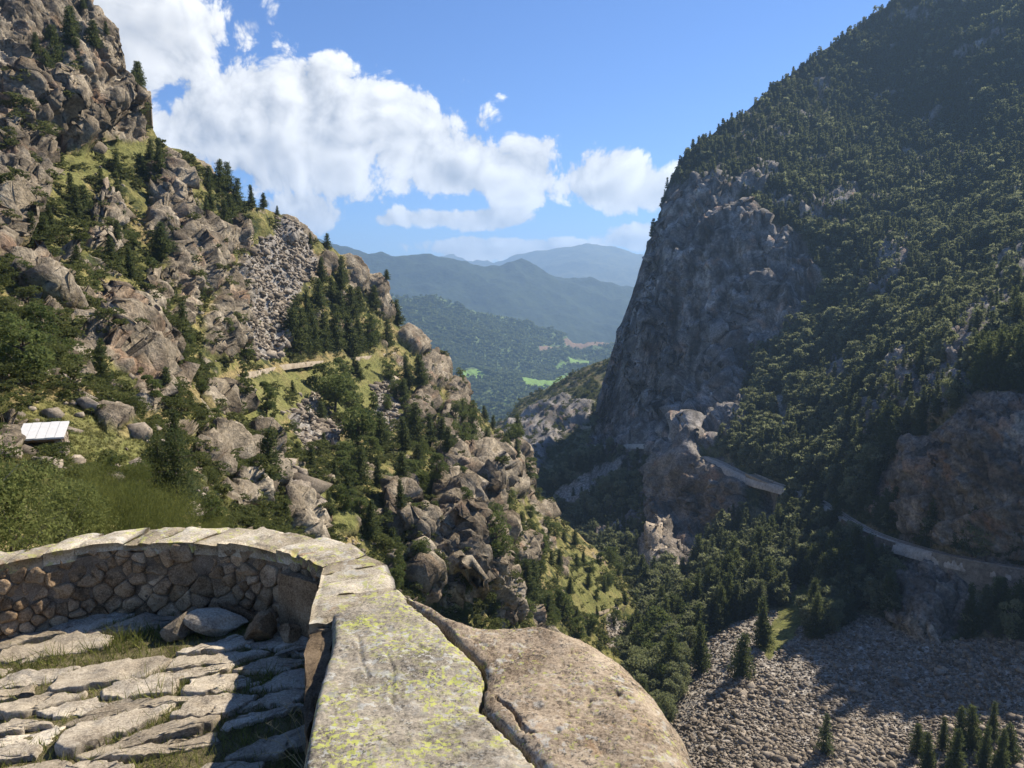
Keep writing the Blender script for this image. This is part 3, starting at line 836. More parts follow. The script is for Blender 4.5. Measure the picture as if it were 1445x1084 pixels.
def make_conifer(seed, levels, width, per, nl, size, jitter=0.035, shape=0.85, base=0.10, mat=PINE, lw=0.30):
    g = np.random.default_rng(seed)
    C, D = conifer_pts(g, levels, width, per, shape, base)
    n = len(C)
    CC = np.repeat(C, nl, 0) + g.normal(size=(n * nl, 3)) * np.array([jitter, jitter, jitter * 0.6])
    V = leaves(CC, np.repeat(D, nl, 0), size, lw, 0.7, g)
    sh = np.repeat(g.uniform(0, 1, n), nl) * 0.6 + 0.4 * g.uniform(0, 1, n * nl)
    return crown_mesh('pine_crown', V, sh, mat)

def make_broadleaf(seed, lobes, nleaf, size, wide=0.42, squat=1.0, low=0.14, mat=BROAD, lw=0.55):
    g = np.random.default_rng(seed)
    Cs, Ds = [], []
    for k in range(lobes):
        t = g.uniform(low + 0.12, 0.86)
        rr = wide * 0.62 * math.sin(math.pi * min(1, max(0.08, (t - low) / (1.02 - low)))) ** 0.6
        an = g.uniform(0, 6.28); rad = rr * math.sqrt(g.uniform())
        c = np.array([rad * math.cos(an), rad * math.sin(an), t * squat])
        r = wide * g.uniform(0.26, 0.46)
        m = nleaf // lobes
        dv = unit(g.normal(size=(m, 3))); dv[:, 2] = np.where(dv[:, 2] < -0.35, -dv[:, 2], dv[:, 2])
        rad = r * g.uniform(0.55, 1.08, m)[:, None] ** 0.6
        Cs.append(c + dv * rad * np.array([1, 1, 0.8])); Ds.append(dv)
    C = np.concatenate(Cs); D = np.concatenate(Ds)
    top = C[:, 2].max(); C[:, 2] *= squat / top
    V = leaves(C, D, size, lw, 0.9, g)
    return crown_mesh('leafy_crown', V, g.uniform(0, 1, len(C)), mat)

def make_trunk(seed, top, r0, limbs, mat, spread=0.25, up=0.75):
    g = random.Random(seed); b = MB()
    pts = [(0, 0, -0.06)] + [(g.gauss(0, 0.008) * k, g.gauss(0, 0.008) * k, top * k / 4) for k in range(1, 5)]
    b.tube(pts, [r0 * (1.25, 1, 0.8, 0.55, 0.2)[k] for k in range(5)], 6)
    for k in range(limbs):
        z = top * g.uniform(0.3, 0.8); an = g.uniform(0, 6.28); l = spread * g.uniform(0.6, 1.1)
        b.tube([(0, 0, z), (l * .5 * math.cos(an), l * .5 * math.sin(an), z + l * up * 0.4), (l * math.cos(an), l * math.sin(an), z + l * up)], [r0 * .5, r0 * .32, r0 * .12], 4)
    me = b.mesh('trunk', True); me.materials.append(mat)
    return me

PINES = [(make_conifer(10 + k, 17, (0.31, 0.36, 0.27, 0.40, 0.33)[k], 7, 6, 0.040, shape=(0.8, 0.65, 0.9, 0.6, 0.75)[k]), make_trunk(k, 0.95, 0.022, 5, BARK, 0.15, 0.2)) for k in range(5)]
BIGPINES = [(make_conifer(30 + k, 26, (0.30, 0.36)[k], 9, 10, 0.016, 0.03, 0.6, 0.16), make_trunk(40 + k, 0.96, 0.02, 14, BARK, 0.22, 0.15)) for k in range(2)]
BROADS = [(make_broadleaf(50 + k, 20, 2600, 0.030, (0.42, 0.5, 0.38, 0.46)[k], 1.0, -0.05), make_trunk(60 + k, 0.8, 0.025, 6, BARK)) for k in range(4)]
PALES = [(make_broadleaf(70 + k, 18, 2200, 0.032, (0.42, 0.5, 0.38)[k], 1.0, 0.0, PALE), make_trunk(80 + k, 0.8, 0.022, 6, PALEBARK)) for k in range(3)]
SHRUBS = [(make_broadleaf(90 + k, 9, 900, 0.055, (0.62, 0.8, 0.7)[k], 1.0, -0.1, HEATH), make_trunk(95 + k, 0.5, 0.03, 4, BARK, 0.4)) for k in range(3)]

COUNT = {}
def detail(S, r, c, hgt, big):
    size = 'tall ' if hgt > big * 1.25 else 'small ' if hgt < big * 0.75 else ''
    spot = ', rooted in bare rock' if S.rock[r, c] > 0.6 else ', at the edge of loose stones' if S.scr[r, c] > 0.4 else ', in open turf' if S.mead[r, c] > 0.5 else ''
    return size, spot
R.rock = R.rk; R.mead = np.zeros(R.rk.shape)
BIG = {'pine': 9.0, 'broad': 6.5, 'pale': 7.0, 'shrub': 2.2}
def plant(kind, name, S, px, py, hpx, label, group, cat, protos, sink=0.03, widen=1.0, g=random):
    r, c = S.lookup(px, py)
    p = S.P[int(r), int(c)]
    hgt = hpx / FPX * float(np.linalg.norm(p))
    if group:
        size, spot = detail(S, int(r), int(c), hgt, BIG[kind])
        label = size + label + (spot if len((size + label + spot).split()) <= 16 else '')
    crown, trunk = protos[g.randrange(len(protos))]
    e = bpy.data.objects.new(name, None); COL.objects.link(e)
    e.location = (p[0], p[1], p[2] - sink * hgt)
    e.rotation_euler = (g.gauss(0, 0.05), g.gauss(0, 0.05), g.uniform(0, 6.28))
    w = hgt * widen * g.uniform(0.78, 1.22)
    e.scale = (w, w, hgt)
    tag(e, label, cat, group)
    o = bpy.data.objects.new('crown', crown); COL.objects.link(o); o.parent = e
    if hpx > 16:
        o = bpy.data.objects.new('trunk', trunk); COL.objects.link(o); o.parent = e
    COUNT[kind] = COUNT.get(kind, 0) + 1
    return e

def left_place(px, py):
    if py < 140: return 'on the rock tower above the grassy saddle'
    if py < 290 and px > 240: return 'on the descending crest beside the boulder field'
    if py < 300 and px <= 240: return 'below the grassy saddle under the rock tower'
    if 400 <= px <= 530 and 380 <= py <= 510: return 'in the stand between grey scree and trail'
    if px < 130 and py < 560: return 'among the slabs above the white-roofed hut'
    if px < 340 and py < 520: return 'on the crags left of the grey scree chute'
    if 380 <= px <= 560 and py <= 420: return 'on the crest above the grey scree chute'
    if 130 <= px < 300 and py <= 600: return 'beside the trail above the white-roofed hut'
    if px < 330: return 'on the turf below the white-roofed hut'
    if px < 560 and py < 620: return 'on the green meadow under the trail'
    if px < 560: return 'on the steep ground below the green meadow'
    if py < 600: return 'on the rocky spur crest beyond the trail'
    if px < 660: return 'around the big pale cliff under the meadow'
    if py > 790: return 'on the last grassy slope above the gorge stream'
    return 'on the broken spur dropping into the gorge'

def right_place(px, py):
    if py > 960: return 'at the shaded foot of the scree'
    if px < 1000 and py > 820: return 'in the thicket beside the gorge stream'
    if py > 840 and px < 1110: return 'scattered on the sunlit scree'
    if py > 720 and px < 1225: return 'on the wooded bank below the railway'
    if py > 760: return 'under the shaded railway retaining wall'
    if px > 1300 and py > 300: return 'on the crags over the railway'
    return 'on the wooded slope above the railway'

g1 = random.Random(11)
pines_l = '''166,126,32 176,128,32 158,130,20 213,234,32 200,262,38 160,254,28 146,274,32 216,268,50 103,288,36 170,285,28 108,307,42 120,300,36 293,270,34 307,267,38 319,274,38 333,292,38 352,297,30
369,295,20 297,299,26 326,314,40 313,320,36 348,335,34 320,340,28 388,306,14 433,354,25 460,354,23 290,312,28 247,309,22 60,92,42 75,72,35 50,112,42 35,127,30 85,87,30 20,102,25 98,22,14 110,62,16 66,120,36 42,90,30
20,347,45 75,332,38 40,362,45 150,354,24 180,332,40 233,332,30 225,372,36 140,550,60 226,578,48 259,588,26 420,654,35 435,670,37 447,599,26 358,694,70 230,662,66 175,402,45 150,387,40 228,372,38 243,472,40
276,532,30 100,392,30 246,527,36 58,362,40 415,492,60 425,497,62 440,499,56 455,500,60 470,494,60 432,452,42 445,442,45 465,432,40 410,472,40 490,499,56 505,497,50 520,492,46 478,457,46 495,452,46 450,402,36
478,412,36 505,442,40 496,506,46 545,492,40 523,438,36 560,462,36 603,499,21 480,404,42 448,400,30 519,407,16 506,542,30 495,532,23 577,547,50 566,572,32 590,557,46 586,632,62 570,642,52 605,632,46 618,582,26
609,592,26 536,637,50 506,692,60 530,692,46 685,592,22 698,602,20 712,632,30 665,587,20 645,597,26 670,652,32 615,682,36 708,662,28 613,634,35 616,677,30 608,717,36 515,767,62 553,747,40 548,792,46 500,750,46 440,745,36
682,767,30 728,757,36 762,772,28 786,807,28 806,810,25 820,802,24 810,772,22 795,767,20 720,867,46 740,852,60 748,846,56 770,872,36 825,832,22 842,872,17 880,857,22 895,857,18 400,735,32 365,745,30 640,640,30 700,700,34 735,700,26
410,560,20 455,640,26 525,600,24 560,700,40 590,660,36 470,690,34 487,715,40 655,690,30 675,720,34 640,600,26 697,650,26 690,800,30 757,812,30 775,800,24 800,840,24 812,880,26 850,840,20'''
for t in pines_l.split():
    x, y, h = map(float, t.split(','))
    plant('pine', 'pine_tree', L, x, y, h * g1.uniform(0.92, 1.08), 'dark pine ' + left_place(x, y), 'pines on the sunlit hillside', 'pine tree', PINES, g=g1)
plant('pine', 'pine_tree', L, 258, 736, 128, 'tall open-crowned pine with visible trunk behind the parapet', None, 'pine tree', BIGPINES[:1], 0.01, 1.3, g=g1)
plant('pine', 'pine_tree', L, 226, 705, 92, 'dense dark pine beside the tall open-crowned pine', None, 'pine tree', BIGPINES[1:], 0.01, g=g1)
broad_l = '''200,582,38 345,509,42 372,589,50 340,540,26 277,564,20 322,632,42 419,615,28 470,592,62 455,560,48 478,565,60 500,585,60 516,494,48 275,424,44 293,408,25 60,495,60 85,534,48 25,548,80 545,542,36 642,547,23
503,645,66 655,628,42 580,692,46 625,795,66 637,770,40 710,728,36 685,748,40 658,655,40 645,628,36 742,768,34 862,800,28 845,800,20 868,882,24 812,908,36 790,876,40 575,850,34 592,860,26 690,872,27 758,708,20 870,815,22
857,828,28 830,812,22 722,760,30 770,750,22 700,745,26 770,775,22 660,600,24 595,700,34 610,750,30 520,660,40 350,640,30 390,680,30 300,610,24 335,560,22 545,580,26 630,620,30 690,690,26 665,740,30 745,735,22 780,862,30
760,860,32 735,875,34 800,895,30 830,895,26 840,850,20 190,350,26 215,385,24 120,420,26 305,480,24 260,500,26 30,420,30 60,330,30 100,450,26 230,450,24 325,500,22'''
for t in broad_l.split():
    x, y, h = map(float, t.split(','))
    plant('broad', 'broadleaf_tree', L, x, y, h * g1.uniform(0.95, 1.1), 'green broadleaf tree ' + left_place(x, y), 'broadleaf trees on the sunlit hillside', 'tree', BROADS, 0.08, g=g1)

for _ in range(62):
    x, y = g1.uniform(470, 800), g1.uniform(560, 890)
    if y < np.interp(x, L.top[:, 0], L.top[:, 1]) + 12 or y > np.interp(x, L.bot[:, 0], L.bot[:, 1]) - 30: continue
    plant('broad', 'broadleaf_tree', L, x, y, g1.uniform(20, 42), 'green broadleaf tree ' + left_place(x, y), 'broadleaf trees on the sunlit hillside', 'tree', BROADS, 0.08, g=g1)

# low shrubs: the largest as things, the rest as one cover
pl = np.stack([rng.uniform(-20, 900, 15000), rng.uniform(120, 930, 15000)], -1)
r_, c_ = L.lookup(pl[:, 0], pl[:, 1])
ok = (pl[:, 1] > np.interp(pl[:, 0], L.top[:, 0], L.top[:, 1]) + 4) & (pl[:, 1] < np.interp(pl[:, 0], L.bot[:, 0], L.bot[:, 1]) - 30)
dens = fbm(L.P[r_, c_] / 16, 3, 701) * 0.9 + 0.46 - 0.34 * L.rock[r_, c_] - 0.6 * L.scr[r_, c_] - 0.35 * L.mead[r_, c_] - 0.5 * (L.Y[r_, c_] < 30) + 0.25 * smoothstep(pl[:, 0], 500, 700)
ok &= rng.uniform(size=len(pl)) < dens
pl = pl[ok]; r_, c_ = r_[ok], c_[ok]
hw = rng.gamma(3.0, 0.42, len(pl)) + 0.4
hp = hw * FPX / np.linalg.norm(L.P[r_, c_], axis=-1)
fit = (hp <= 30)
pl, r_, c_, hw, hp = pl[fit], r_[fit], c_[fit], hw[fit], hp[fit]
order = np.argsort(-hp)
for k in order[:290]:
    plant('shrub', 'shrub', L, pl[k, 0], pl[k, 1], float(hp[k]), 'low green shrub ' + left_place(pl[k, 0], pl[k, 1]), 'low shrubs on the sunlit hillside', 'shrub', SHRUBS, 0.12, 1.25, g=g1)

def mass(name, mat, protos, pos, height, kind='stuff', label=None, cat=None, widen=None, seed=0, sink=0.04):
    """many small plants (or stones) joined into one mesh"""
    g = np.random.default_rng(seed)
    n = len(pos); which = g.integers(0, len(protos), n)
    Vs, Fs, Sh, Ti = [], [], [], []; off = 0
    ang = g.uniform(0, 6.283, n); tint = g.uniform(0, 1, n)
    wd = np.ones(n) if widen is None else widen
    for k, (pv, pf, ps) in enumerate(protos):
        sel = np.where(which == k)[0]
        if not len(sel): continue
        ca, sa = np.cos(ang[sel])[:, None], np.sin(ang[sel])[:, None]
        h = height[sel][:, None]; w = h * wd[sel][:, None]
        X = (pv[None, :, 0] * ca - pv[None, :, 1] * sa) * w + pos[sel, 0][:, None]
        Yv = (pv[None, :, 0] * sa + pv[None, :, 1] * ca) * w + pos[sel, 1][:, None]
        Z = (pv[None, :, 2] - sink) * h + pos[sel, 2][:, None]
        V = np.stack([X, Yv, Z], -1).reshape(-1, 3)
        F = (pf[None] + (np.arange(len(sel)) * len(pv))[:, None, None] + off).reshape(-1, pf.shape[1])
        Vs.append(V); Fs.append(F); off += len(V)
        Sh.append(np.tile(ps, len(sel))); Ti.append(np.repeat(tint[sel], len(pv)))
    me = mesh_np(name, np.concatenate(Vs), np.concatenate(Fs))
    attr(me, 'shade', np.concatenate(Sh)); attr(me, 'tint', np.concatenate(Ti))
    return obj(name, me, mat, kind=kind, label=label, cat=cat)

def proto(me):
    V = np.empty(len(me.vertices) * 3, np.float32); me.vertices.foreach_get('co', V)
    F = np.empty(len(me.polygons) * 3, np.int32); me.polygons.foreach_get('vertices', F)
    S = np.empty(len(me.vertices), np.float32); me.attributes['shade'].data.foreach_get('value', S)
    return V.reshape(-1, 3).astype(float), F.reshape(-1, 3), S
LOD_PINE2 = [proto(make_conifer(200 + k, 10, (0.26, 0.21, 0.29)[k], 3, 4, 0.060, 0.024, lw=0.40)) for k in range(3)]
LOD_PINE3 = [proto(make_conifer(260 + k, 14, (0.25, 0.21, 0.28)[k], 4, 5, 0.040, 0.022, lw=0.36)) for k in range(3)]
LOD_PINE1 = [proto(make_conifer(210 + k, 6, (0.28, 0.24, 0.33, 0.20, 0.38, 0.26)[k], 2, 2, 0.12, 0.03, (0.85, 0.6, 0.9, 0.8, 0.5, 0.7)[k], lw=0.5)) for k in range(6)]
LOD_PALE2 = [proto(make_broadleaf(220 + k, 10, 420, 0.075, (0.42, 0.5, 0.36)[k])) for k in range(3)]
LOD_PALE1 = [proto(make_broadleaf(230 + k, 6, 70, 0.16, (0.44, 0.52)[k])) for k in range(2)]
LOD_SHRUB = [proto(make_broadleaf(240 + k, 6, 110, 0.15, (0.7, 0.9)[k], 1.0, -0.1)) for k in range(2)]
rest = order[290:]
mass('heath', HEATH_S, LOD_SHRUB, L.P[r_[rest], c_[rest]], hw[rest] * 0.8, label='low heath and juniper covering the sunlit hillside', cat='heath', widen=np.full(len(rest), 1.5), seed=3)

# ---- right mountain woods
def scatter(S, n, box, seed):
    g = np.random.default_rng(seed)
    x = g.uniform(box[0], box[1], n); y = g.uniform(box[2], box[3], n)
    r, c = S.lookup(x, y)
    k = (y > np.interp(x, S.top[:, 0], S.top[:, 1]) + 1) & (y < np.interp(x, S.bot[:, 0], S.bot[:, 1]) - 5)
    return x[k], y[k], r[k], c[k], g
x, y, r, c, g = scatter(R, 52000, (740, 1560, -160, 1084), 5)
P = R.P[r, c]
dist = np.linalg.norm(P, axis=-1)
dn = 1.1 - 0.98 * R.cl[r, c] - 0.9 * R.crag[r, c] - 0.9 * (in_poly(x, y, [(1300, 780), (1570, 800), (1570, 880), (1300, 880)]) > 0) - 2 * (in_poly(x, y, [(1056, 688), (1110, 690), (1110, 760), (1056, 760)]) > 0) - 0.62 * R.rk[r, c] - 1.2 * (R.scr[r, c] > 0.3)
dn += 0.75 * fbm(P / 36, 4, 711, 0.6)
dn -= 2 * (smoothstep(in_poly(x, y, GREEN_R), -4, 4)) + 2.0 * (line_dist(x, y, RAIL) < 7)
# keep the trees' spacing the same on the ground: denser in the picture where farther away
dn *= np.clip((dist / 560) ** 1.6, 0.08, 1.0)
ledge = in_poly(x, y, CLIFF_R) > 0
keep = g.uniform(size=len(x)) < dn
keep &= ~((x < 1000) & (y > 640) & (x > 905) & (y < 840) & (g.uniform(size=len(x)) < 0.6))
x, y, r, c, P, dist = (q[keep] for q in (x, y, r, c, P, dist))
h = (g.uniform(5.5, 11.5, len(x)) * (1 + 0.45 * fbm(P / 25, 3, 713))) * np.where(dist < 330, 1.12, 1.0) * np.where(y < 330, 0.72, 1) * np.where(R.rk[r, c] > 0.6, 0.6, 1.0)
hp = h / dist * FPX
raily = np.interp(x, [q[0] for q in RAIL], [q[1] for q in RAIL])
hide = (y > raily - 3) & (y - hp * 1.1 < raily + 5)
clear = np.where(((x > 985) & (x < 1112)) | (x > 1185), 0.985, 0.6)
kk = ~(hide & (g.uniform(size=len(x)) < clear))
x, y, r, c, P, dist, h, hp = (q[kk] for q in (x, y, r, c, P, dist, h, hp))
leafy = g.uniform(size=len(x)) < np.clip(np.where(y > 420, 0.36, np.where(y > 260, 0.17, 0.04)) + 0.45 * fbm(P / 30, 3, 712), 0, 0.8) + np.where((x < 1000) & (y > 800), 0.4, 0) - np.where((x > 1000) & (y > 690), 0.08, 0)
grow = np.where((~leafy) & (dist < 380) & (R.rk[r, c] < 0.6), g.uniform(0.95, 1.35, len(x)), 1.0)
h = h * grow; hp = hp * grow
low_rail = (y > raily[kk] - 3) & (y - hp * 1.05 < raily[kk] + 4) & (g.uniform(size=len(x)) < np.where(((x > 985) & (x < 1112)) | (x > 1185), 0.97, 0.3))
h = np.where(low_rail, h / grow, h); hp = np.where(low_rail, hp / grow, hp)
o = np.argsort(-hp)
pine_i = [k for k in o if not leafy[k]][:105]
pale_i = [k for k in o if leafy[k]][:125]
g2 = random.Random(12)
for k in pine_i:
    plant('pine', 'pine_tree', R, x[k], y[k], float(hp[k]), 'dark fir ' + right_place(x[k], y[k]), 'conifers on the shaded side of the gorge', 'pine tree', PINES, widen=0.74, g=g2)
for k in pale_i:
    plant('pale', 'broadleaf_tree', R, x[k], y[k], float(hp[k]) * 0.85, 'pale green broadleaf tree ' + right_place(x[k], y[k]), 'broadleaf trees on the shaded side of the gorge', 'tree', PALES, 0.06, g=g2)
used = np.zeros(len(x), bool); used[pine_i] = True; used[pale_i] = True
for t in '990,948,72 1078,916,66 1045,958,62 1310,1092,52 1352,1070,60 1330,1060,44 1372,1060,54 1400,1050,48 1385,1085,56 1425,1078,46 1296,1066,40 1345,1096,60 1410,1098,60'.split():
    a, b, hh = map(float, t.split(','))
    plant('pine', 'pine_tree', R, a, b, hh, 'dark fir ' + right_place(a, b), 'conifers on the shaded side of the gorge', 'pine tree', PINES, widen=0.74, g=g2)
for t in '905,945,66 930,930,70 950,960,60 895,915,50 960,905,50 925,890,46 945,880,40 915,970,60 940,985,50 965,930,46 885,930,40 975,880,34'.split():
    a, b, hh = map(float, t.split(','))
    plant('broad', 'broadleaf_tree', R, a, b, hh, 'grey-green broadleaf tree ' + right_place(a, b), 'broadleaf trees in the stream thicket', 'tree', BROADS, 0.06, g=g2)
fr = ~used
big = hp > 15
near_ = hp > 27
for nm, sel, pr, mt, lab, sd in (('near_conifer_wood', fr & ~leafy & near_, LOD_PINE3, PINE_S, 'dark conifers crowding the bank around the railway', 20),
                                 ('conifer_forest', fr & ~leafy & big & ~near_, LOD_PINE2, PINE_S, 'dark conifer wood on the lower mountain flank', 21),
                                 ('high_conifer_forest', fr & ~leafy & ~big, LOD_PINE1, PINE_S, 'distant dark conifer forest covering the upper mountain', 22),
                                 ('broadleaf_wood', fr & leafy & big, LOD_PALE2, PALE_S, 'pale broadleaf wood between the conifers on the flank', 23),
                                 ('high_broadleaf_wood', fr & leafy & ~big, LOD_PALE1, PALE_S, 'scattered pale trees in the high conifer forest', 24)):
    if sel.sum(): mass(nm, mt, pr, P[sel], h[sel], label=lab, cat='forest', seed=sd)
print('right trees', len(x), COUNT, {'big': int((fr & big).sum()), 'small': int((fr & ~big).sum())})
# bushes of the sunlit spur and the valley woods far below
x, y, r, c, g = scatter(S3, 2600, (690, 900, 495, 720), 6)
k = g.uniform(size=len(x)) < 0.75 - 0.55 * m3[r, c] + 0.4 * fbm(S3.P[r, c] / 60, 3, 721)
mass('spur_scrub', HEATH_S, LOD_SHRUB, S3.P[r, c][k], g.uniform(2, 6, k.sum()), label='dry scrub and bushes on the sunlit far spur', cat='scrub', seed=31)
x, y, r, c, g = scatter(H1, 26000, (470, 900, 405, 600), 7)
k = (H1.mead[r, c] < 0.3)
tiny = [proto(make_conifer(250, 3, 0.36, 1, 1, 0.30, 0.05, lw=0.7)), proto(make_broadleaf(251, 3, 12, 0.36, 0.6))]
mass('valley_trees', VALLEY_S, tiny, H1.P[r, c][k], g.uniform(9, 17, k.sum()), label='countless trees of the wooded hill down the valley', cat='forest', seed=32)

# ------------------------------------------------------------------ foreground: path, parapet, boulder
GZ = -1.80            # path level below the eye
TOPZ = -1.40          # parapet level

def stone_mat(name, cols, scale=1.0, lichen=None, bump=0.012, moss=None):
    """granite or gneiss seen close: blotches, grain, lichen crusts"""
    m, T, out = new_mat(name)
    P = T.put('ShaderNodeNewGeometry').outputs['Position']
    r = T.put('ShaderNodeObjectInfo').outputs['Random']
    Q = T.v('ADD', P, T.v('MULTIPLY', T.comb(r, r, r), (7.0, 3.0, 5.0)))
    a = T.noise(Q, 5.0 * scale, 5, 0.65)
    b = T.noise(Q, 85.0 * scale, 6, 0.8)
    f = T.m('ADD', T.m('MULTIPLY', a, 0.42), T.m('MULTIPLY', b, 0.58))
    c = T.ramp(f, [(0.41, cols[0]), (0.47, cols[1]), (0.53, cols[2]), (0.60, cols[3])])
    c = T.mix(1.0, c, T.ramp(r, [(0.0, (0.66, 0.62, 0.56)), (0.5, (0.95, 0.93, 0.90)), (1.0, (1.2, 1.2, 1.2))]), 'MULTIPLY')
    if lichen:
        for k, (sc, lo, hi, col, amt) in enumerate(lichen):
            n = T.noise(T.v('ADD', P, (3.1 * k + 1.7, 5.3 * k, 1.1)), sc, 5, 0.7)
            big = T.noise(T.v('ADD', P, (9.1 * k, 2.3, 4.7 * k)), sc * 0.12, 2, 0.5)
            q = T.m('MULTIPLY', T.smooth(n, lo, hi), T.m('MULTIPLY', T.smooth(big, 0.36, 0.56), amt))
            c = T.mix(q, c, col)
    bm = T.m('ADD', T.m('MULTIPLY', b, 0.5), T.m('MULTIPLY', a, 0.8))
    finish(T, out, c, 0.88, bm, 1.0, bump, 0.2)
    return m
YEL = (0.42, 0.43, 0.11); WHT = (0.50, 0.49, 0.44); BLK_ = (0.06, 0.055, 0.05); ORG = (0.36, 0.19, 0.07)
BOULDER = stone_mat('lichen_granite', [(0.11, 0.097, 0.078), (0.27, 0.24, 0.19), (0.37, 0.33, 0.265), (0.54, 0.485, 0.39)], 1.0,
                    [(22, 0.555, 0.58, WHT, 0.7), (60, 0.55, 0.60, BLK_, 0.85), (45, 0.525, 0.545, YEL, 0.95), (24, 0.575, 0.60, (0.27, 0.27, 0.25), 0.6)], 0.010)
BOULDER_TAN = stone_mat('tan_granite', [(0.12, 0.09, 0.062), (0.33, 0.26, 0.185), (0.46, 0.375, 0.275), (0.64, 0.54, 0.415)], 1.0,
                        [(20, 0.56, 0.60, WHT, 0.6), (9, 0.57, 0.68, ORG, 0.35), (65, 0.54, 0.59, BLK_, 0.85), (42, 0.585, 0.61, YEL, 0.8)], 0.013)
COPING = stone_mat('coping_gneiss', [(0.14, 0.118, 0.085), (0.30, 0.26, 0.195), (0.41, 0.36, 0.275), (0.57, 0.51, 0.40)], 1.2,
                   [(12, 0.54, 0.62, WHT, 0.5), (20, 0.54, 0.60, YEL, 0.7), (7, 0.60, 0.68, ORG, 0.4)], 0.009)
MASON = stone_mat('wall_stone', [(0.12, 0.078, 0.044), (0.27, 0.185, 0.110), (0.39, 0.28, 0.172), (0.54, 0.41, 0.27)], 1.3, [(14, 0.58, 0.68, (0.09, 0.075, 0.055), 0.6)], 0.012)
PAVE = stone_mat('paving_stone', [(0.18, 0.15, 0.112), (0.33, 0.285, 0.22), (0.43, 0.375, 0.29), (0.57, 0.505, 0.40)], 1.1, [(9, 0.58, 0.66, (0.22, 0.18, 0.12), 0.5)], 0.008)
FACING = stone_mat('boulder_flank', [(0.05, 0.036, 0.022), (0.11, 0.08, 0.05), (0.17, 0.125, 0.08), (0.25, 0.19, 0.125)], 1.2, None, 0.015)  # dark brown stone with the shadow on this strip put into its colour
MORTAR = stone_mat('wall_core', [(0.07, 0.052, 0.036), (0.15, 0.115, 0.08), (0.22, 0.17, 0.12), (0.31, 0.25, 0.18)], 2.0, None, 0.015)
SOIL = stone_mat('soil', [(0.06, 0.05, 0.028), (0.14, 0.12, 0.06), (0.21, 0.185, 0.095), (0.29, 0.25, 0.15)], 2.0, None, 0.02)
GRASSM = leaf_mat('grass_blades', (0.06, 0.085, 0.014), (0.27, 0.26, 0.085), 0.3, True)
STRAW = leaf_mat('straw', (0.32, 0.25, 0.13), (0.46, 0.38, 0.21), 0.25, True)

def edge_line(pts, z):
    """world points of an edge seen at given pixels, at level z"""
    return np.array([at_z(x, y, q) for (x, y), q in zip(pts, z if np.ndim(z) else [z] * len(pts))])

def resample(P, n):
    P = np.asarray(P, float)
    s = np.concatenate([[0], np.cumsum(np.linalg.norm(np.diff(P, axis=0), axis=1))])
    t = np.linspace(0, s[-1], n)
    return np.stack([np.interp(t, s, P[:, k]) for k in range(P.shape[1])], -1)

# ---- path surface
nx, ny = 150, 130
gx = np.linspace(-7.0, 1.5, nx); gy = np.linspace(-3.0, 4.9, ny)
GX, GY = np.meshgrid(gx, gy)
GP = np.stack([GX, GY, np.full_like(GX, GZ - 0.022)], -1)
GP[..., 2] += 0.012 * fbm(GP * 2.2, 3, 801) + 0.008 * fbm(GP * 9, 2, 802)
WI_ = edge_line([(-420, 850), (-120, 806), (0, 793), (130, 769), (260, 765), (380, 773), (456, 800), (441, 852), (436, 880), (452, 960), (430, 1086)], TOPZ)
inside = in_poly(GX, GY, [tuple(p[:2]) for p in WI_] + [(-0.3, 1.7), (0.4, 1.2), (1.2, 0.9), (1.4, -2.9), (-6.9, -2.9), (-6.9, 2.6)]) > -0.12
path = obj('path', mesh_np('path', GP.reshape(-1, 3), grid_faces(ny, nx, inside[:-1, :-1] & inside[1:, 1:]), True), SOIL, kind='structure')

def clip_poly(poly, nx_, ny_, d):
    out = []
    n = len(poly)
    for i in range(n):
        p, q = poly[i], poly[(i + 1) % n]
        a = p[0] * nx_ + p[1] * ny_ - d; b = q[0] * nx_ + q[1] * ny_ - d
        if a <= 0: out.append(p)
        if (a < 0 < b) or (b < 0 < a):
            t = a / (a - b); out.append((p[0] + t * (q[0] - p[0]), p[1] + t * (q[1] - p[1])))
    return out

def voronoi_cells(seeds, box, shrink):
    cells = []
    for i, (sx, sy) in enumerate(seeds):
        poly = [(box[0], box[2]), (box[1], box[2]), (box[1], box[3]), (box[0], box[3])]
        for j, (tx, ty) in enumerate(seeds):
            if i == j: continue
            dx, dy = tx - sx, ty - sy; l = math.hypot(dx, dy)
            if l > 1.6: continue
            poly = clip_poly(poly, dx / l, dy / l, (sx * dx + sy * dy) / l + l / 2 - shrink)
            if len(poly) < 3: break
        cells.append(poly if len(poly) >= 3 else None)
    return cells

def round_poly(poly, n, g, rough, soft=2):
    P = np.array(poly + poly[:1], float)
    P = resample(P, n + 1)[:-1]
    for _ in range(soft): P = 0.25 * np.roll(P, 1, 0) + 0.5 * P + 0.25 * np.roll(P, -1, 0)
    c = P.mean(0); r = np.linalg.norm(P - c, axis=1, keepdims=True)
    ph = g.uniform(0, 6.28, 4); th = np.arctan2(P[:, 1] - c[1], P[:, 0] - c[0])
    w = sum(np.sin((k + 2) * th + ph[k]) / (k + 1.5) for k in range(4))[:, None]
    return c + (P - c) * (1 + rough * w)

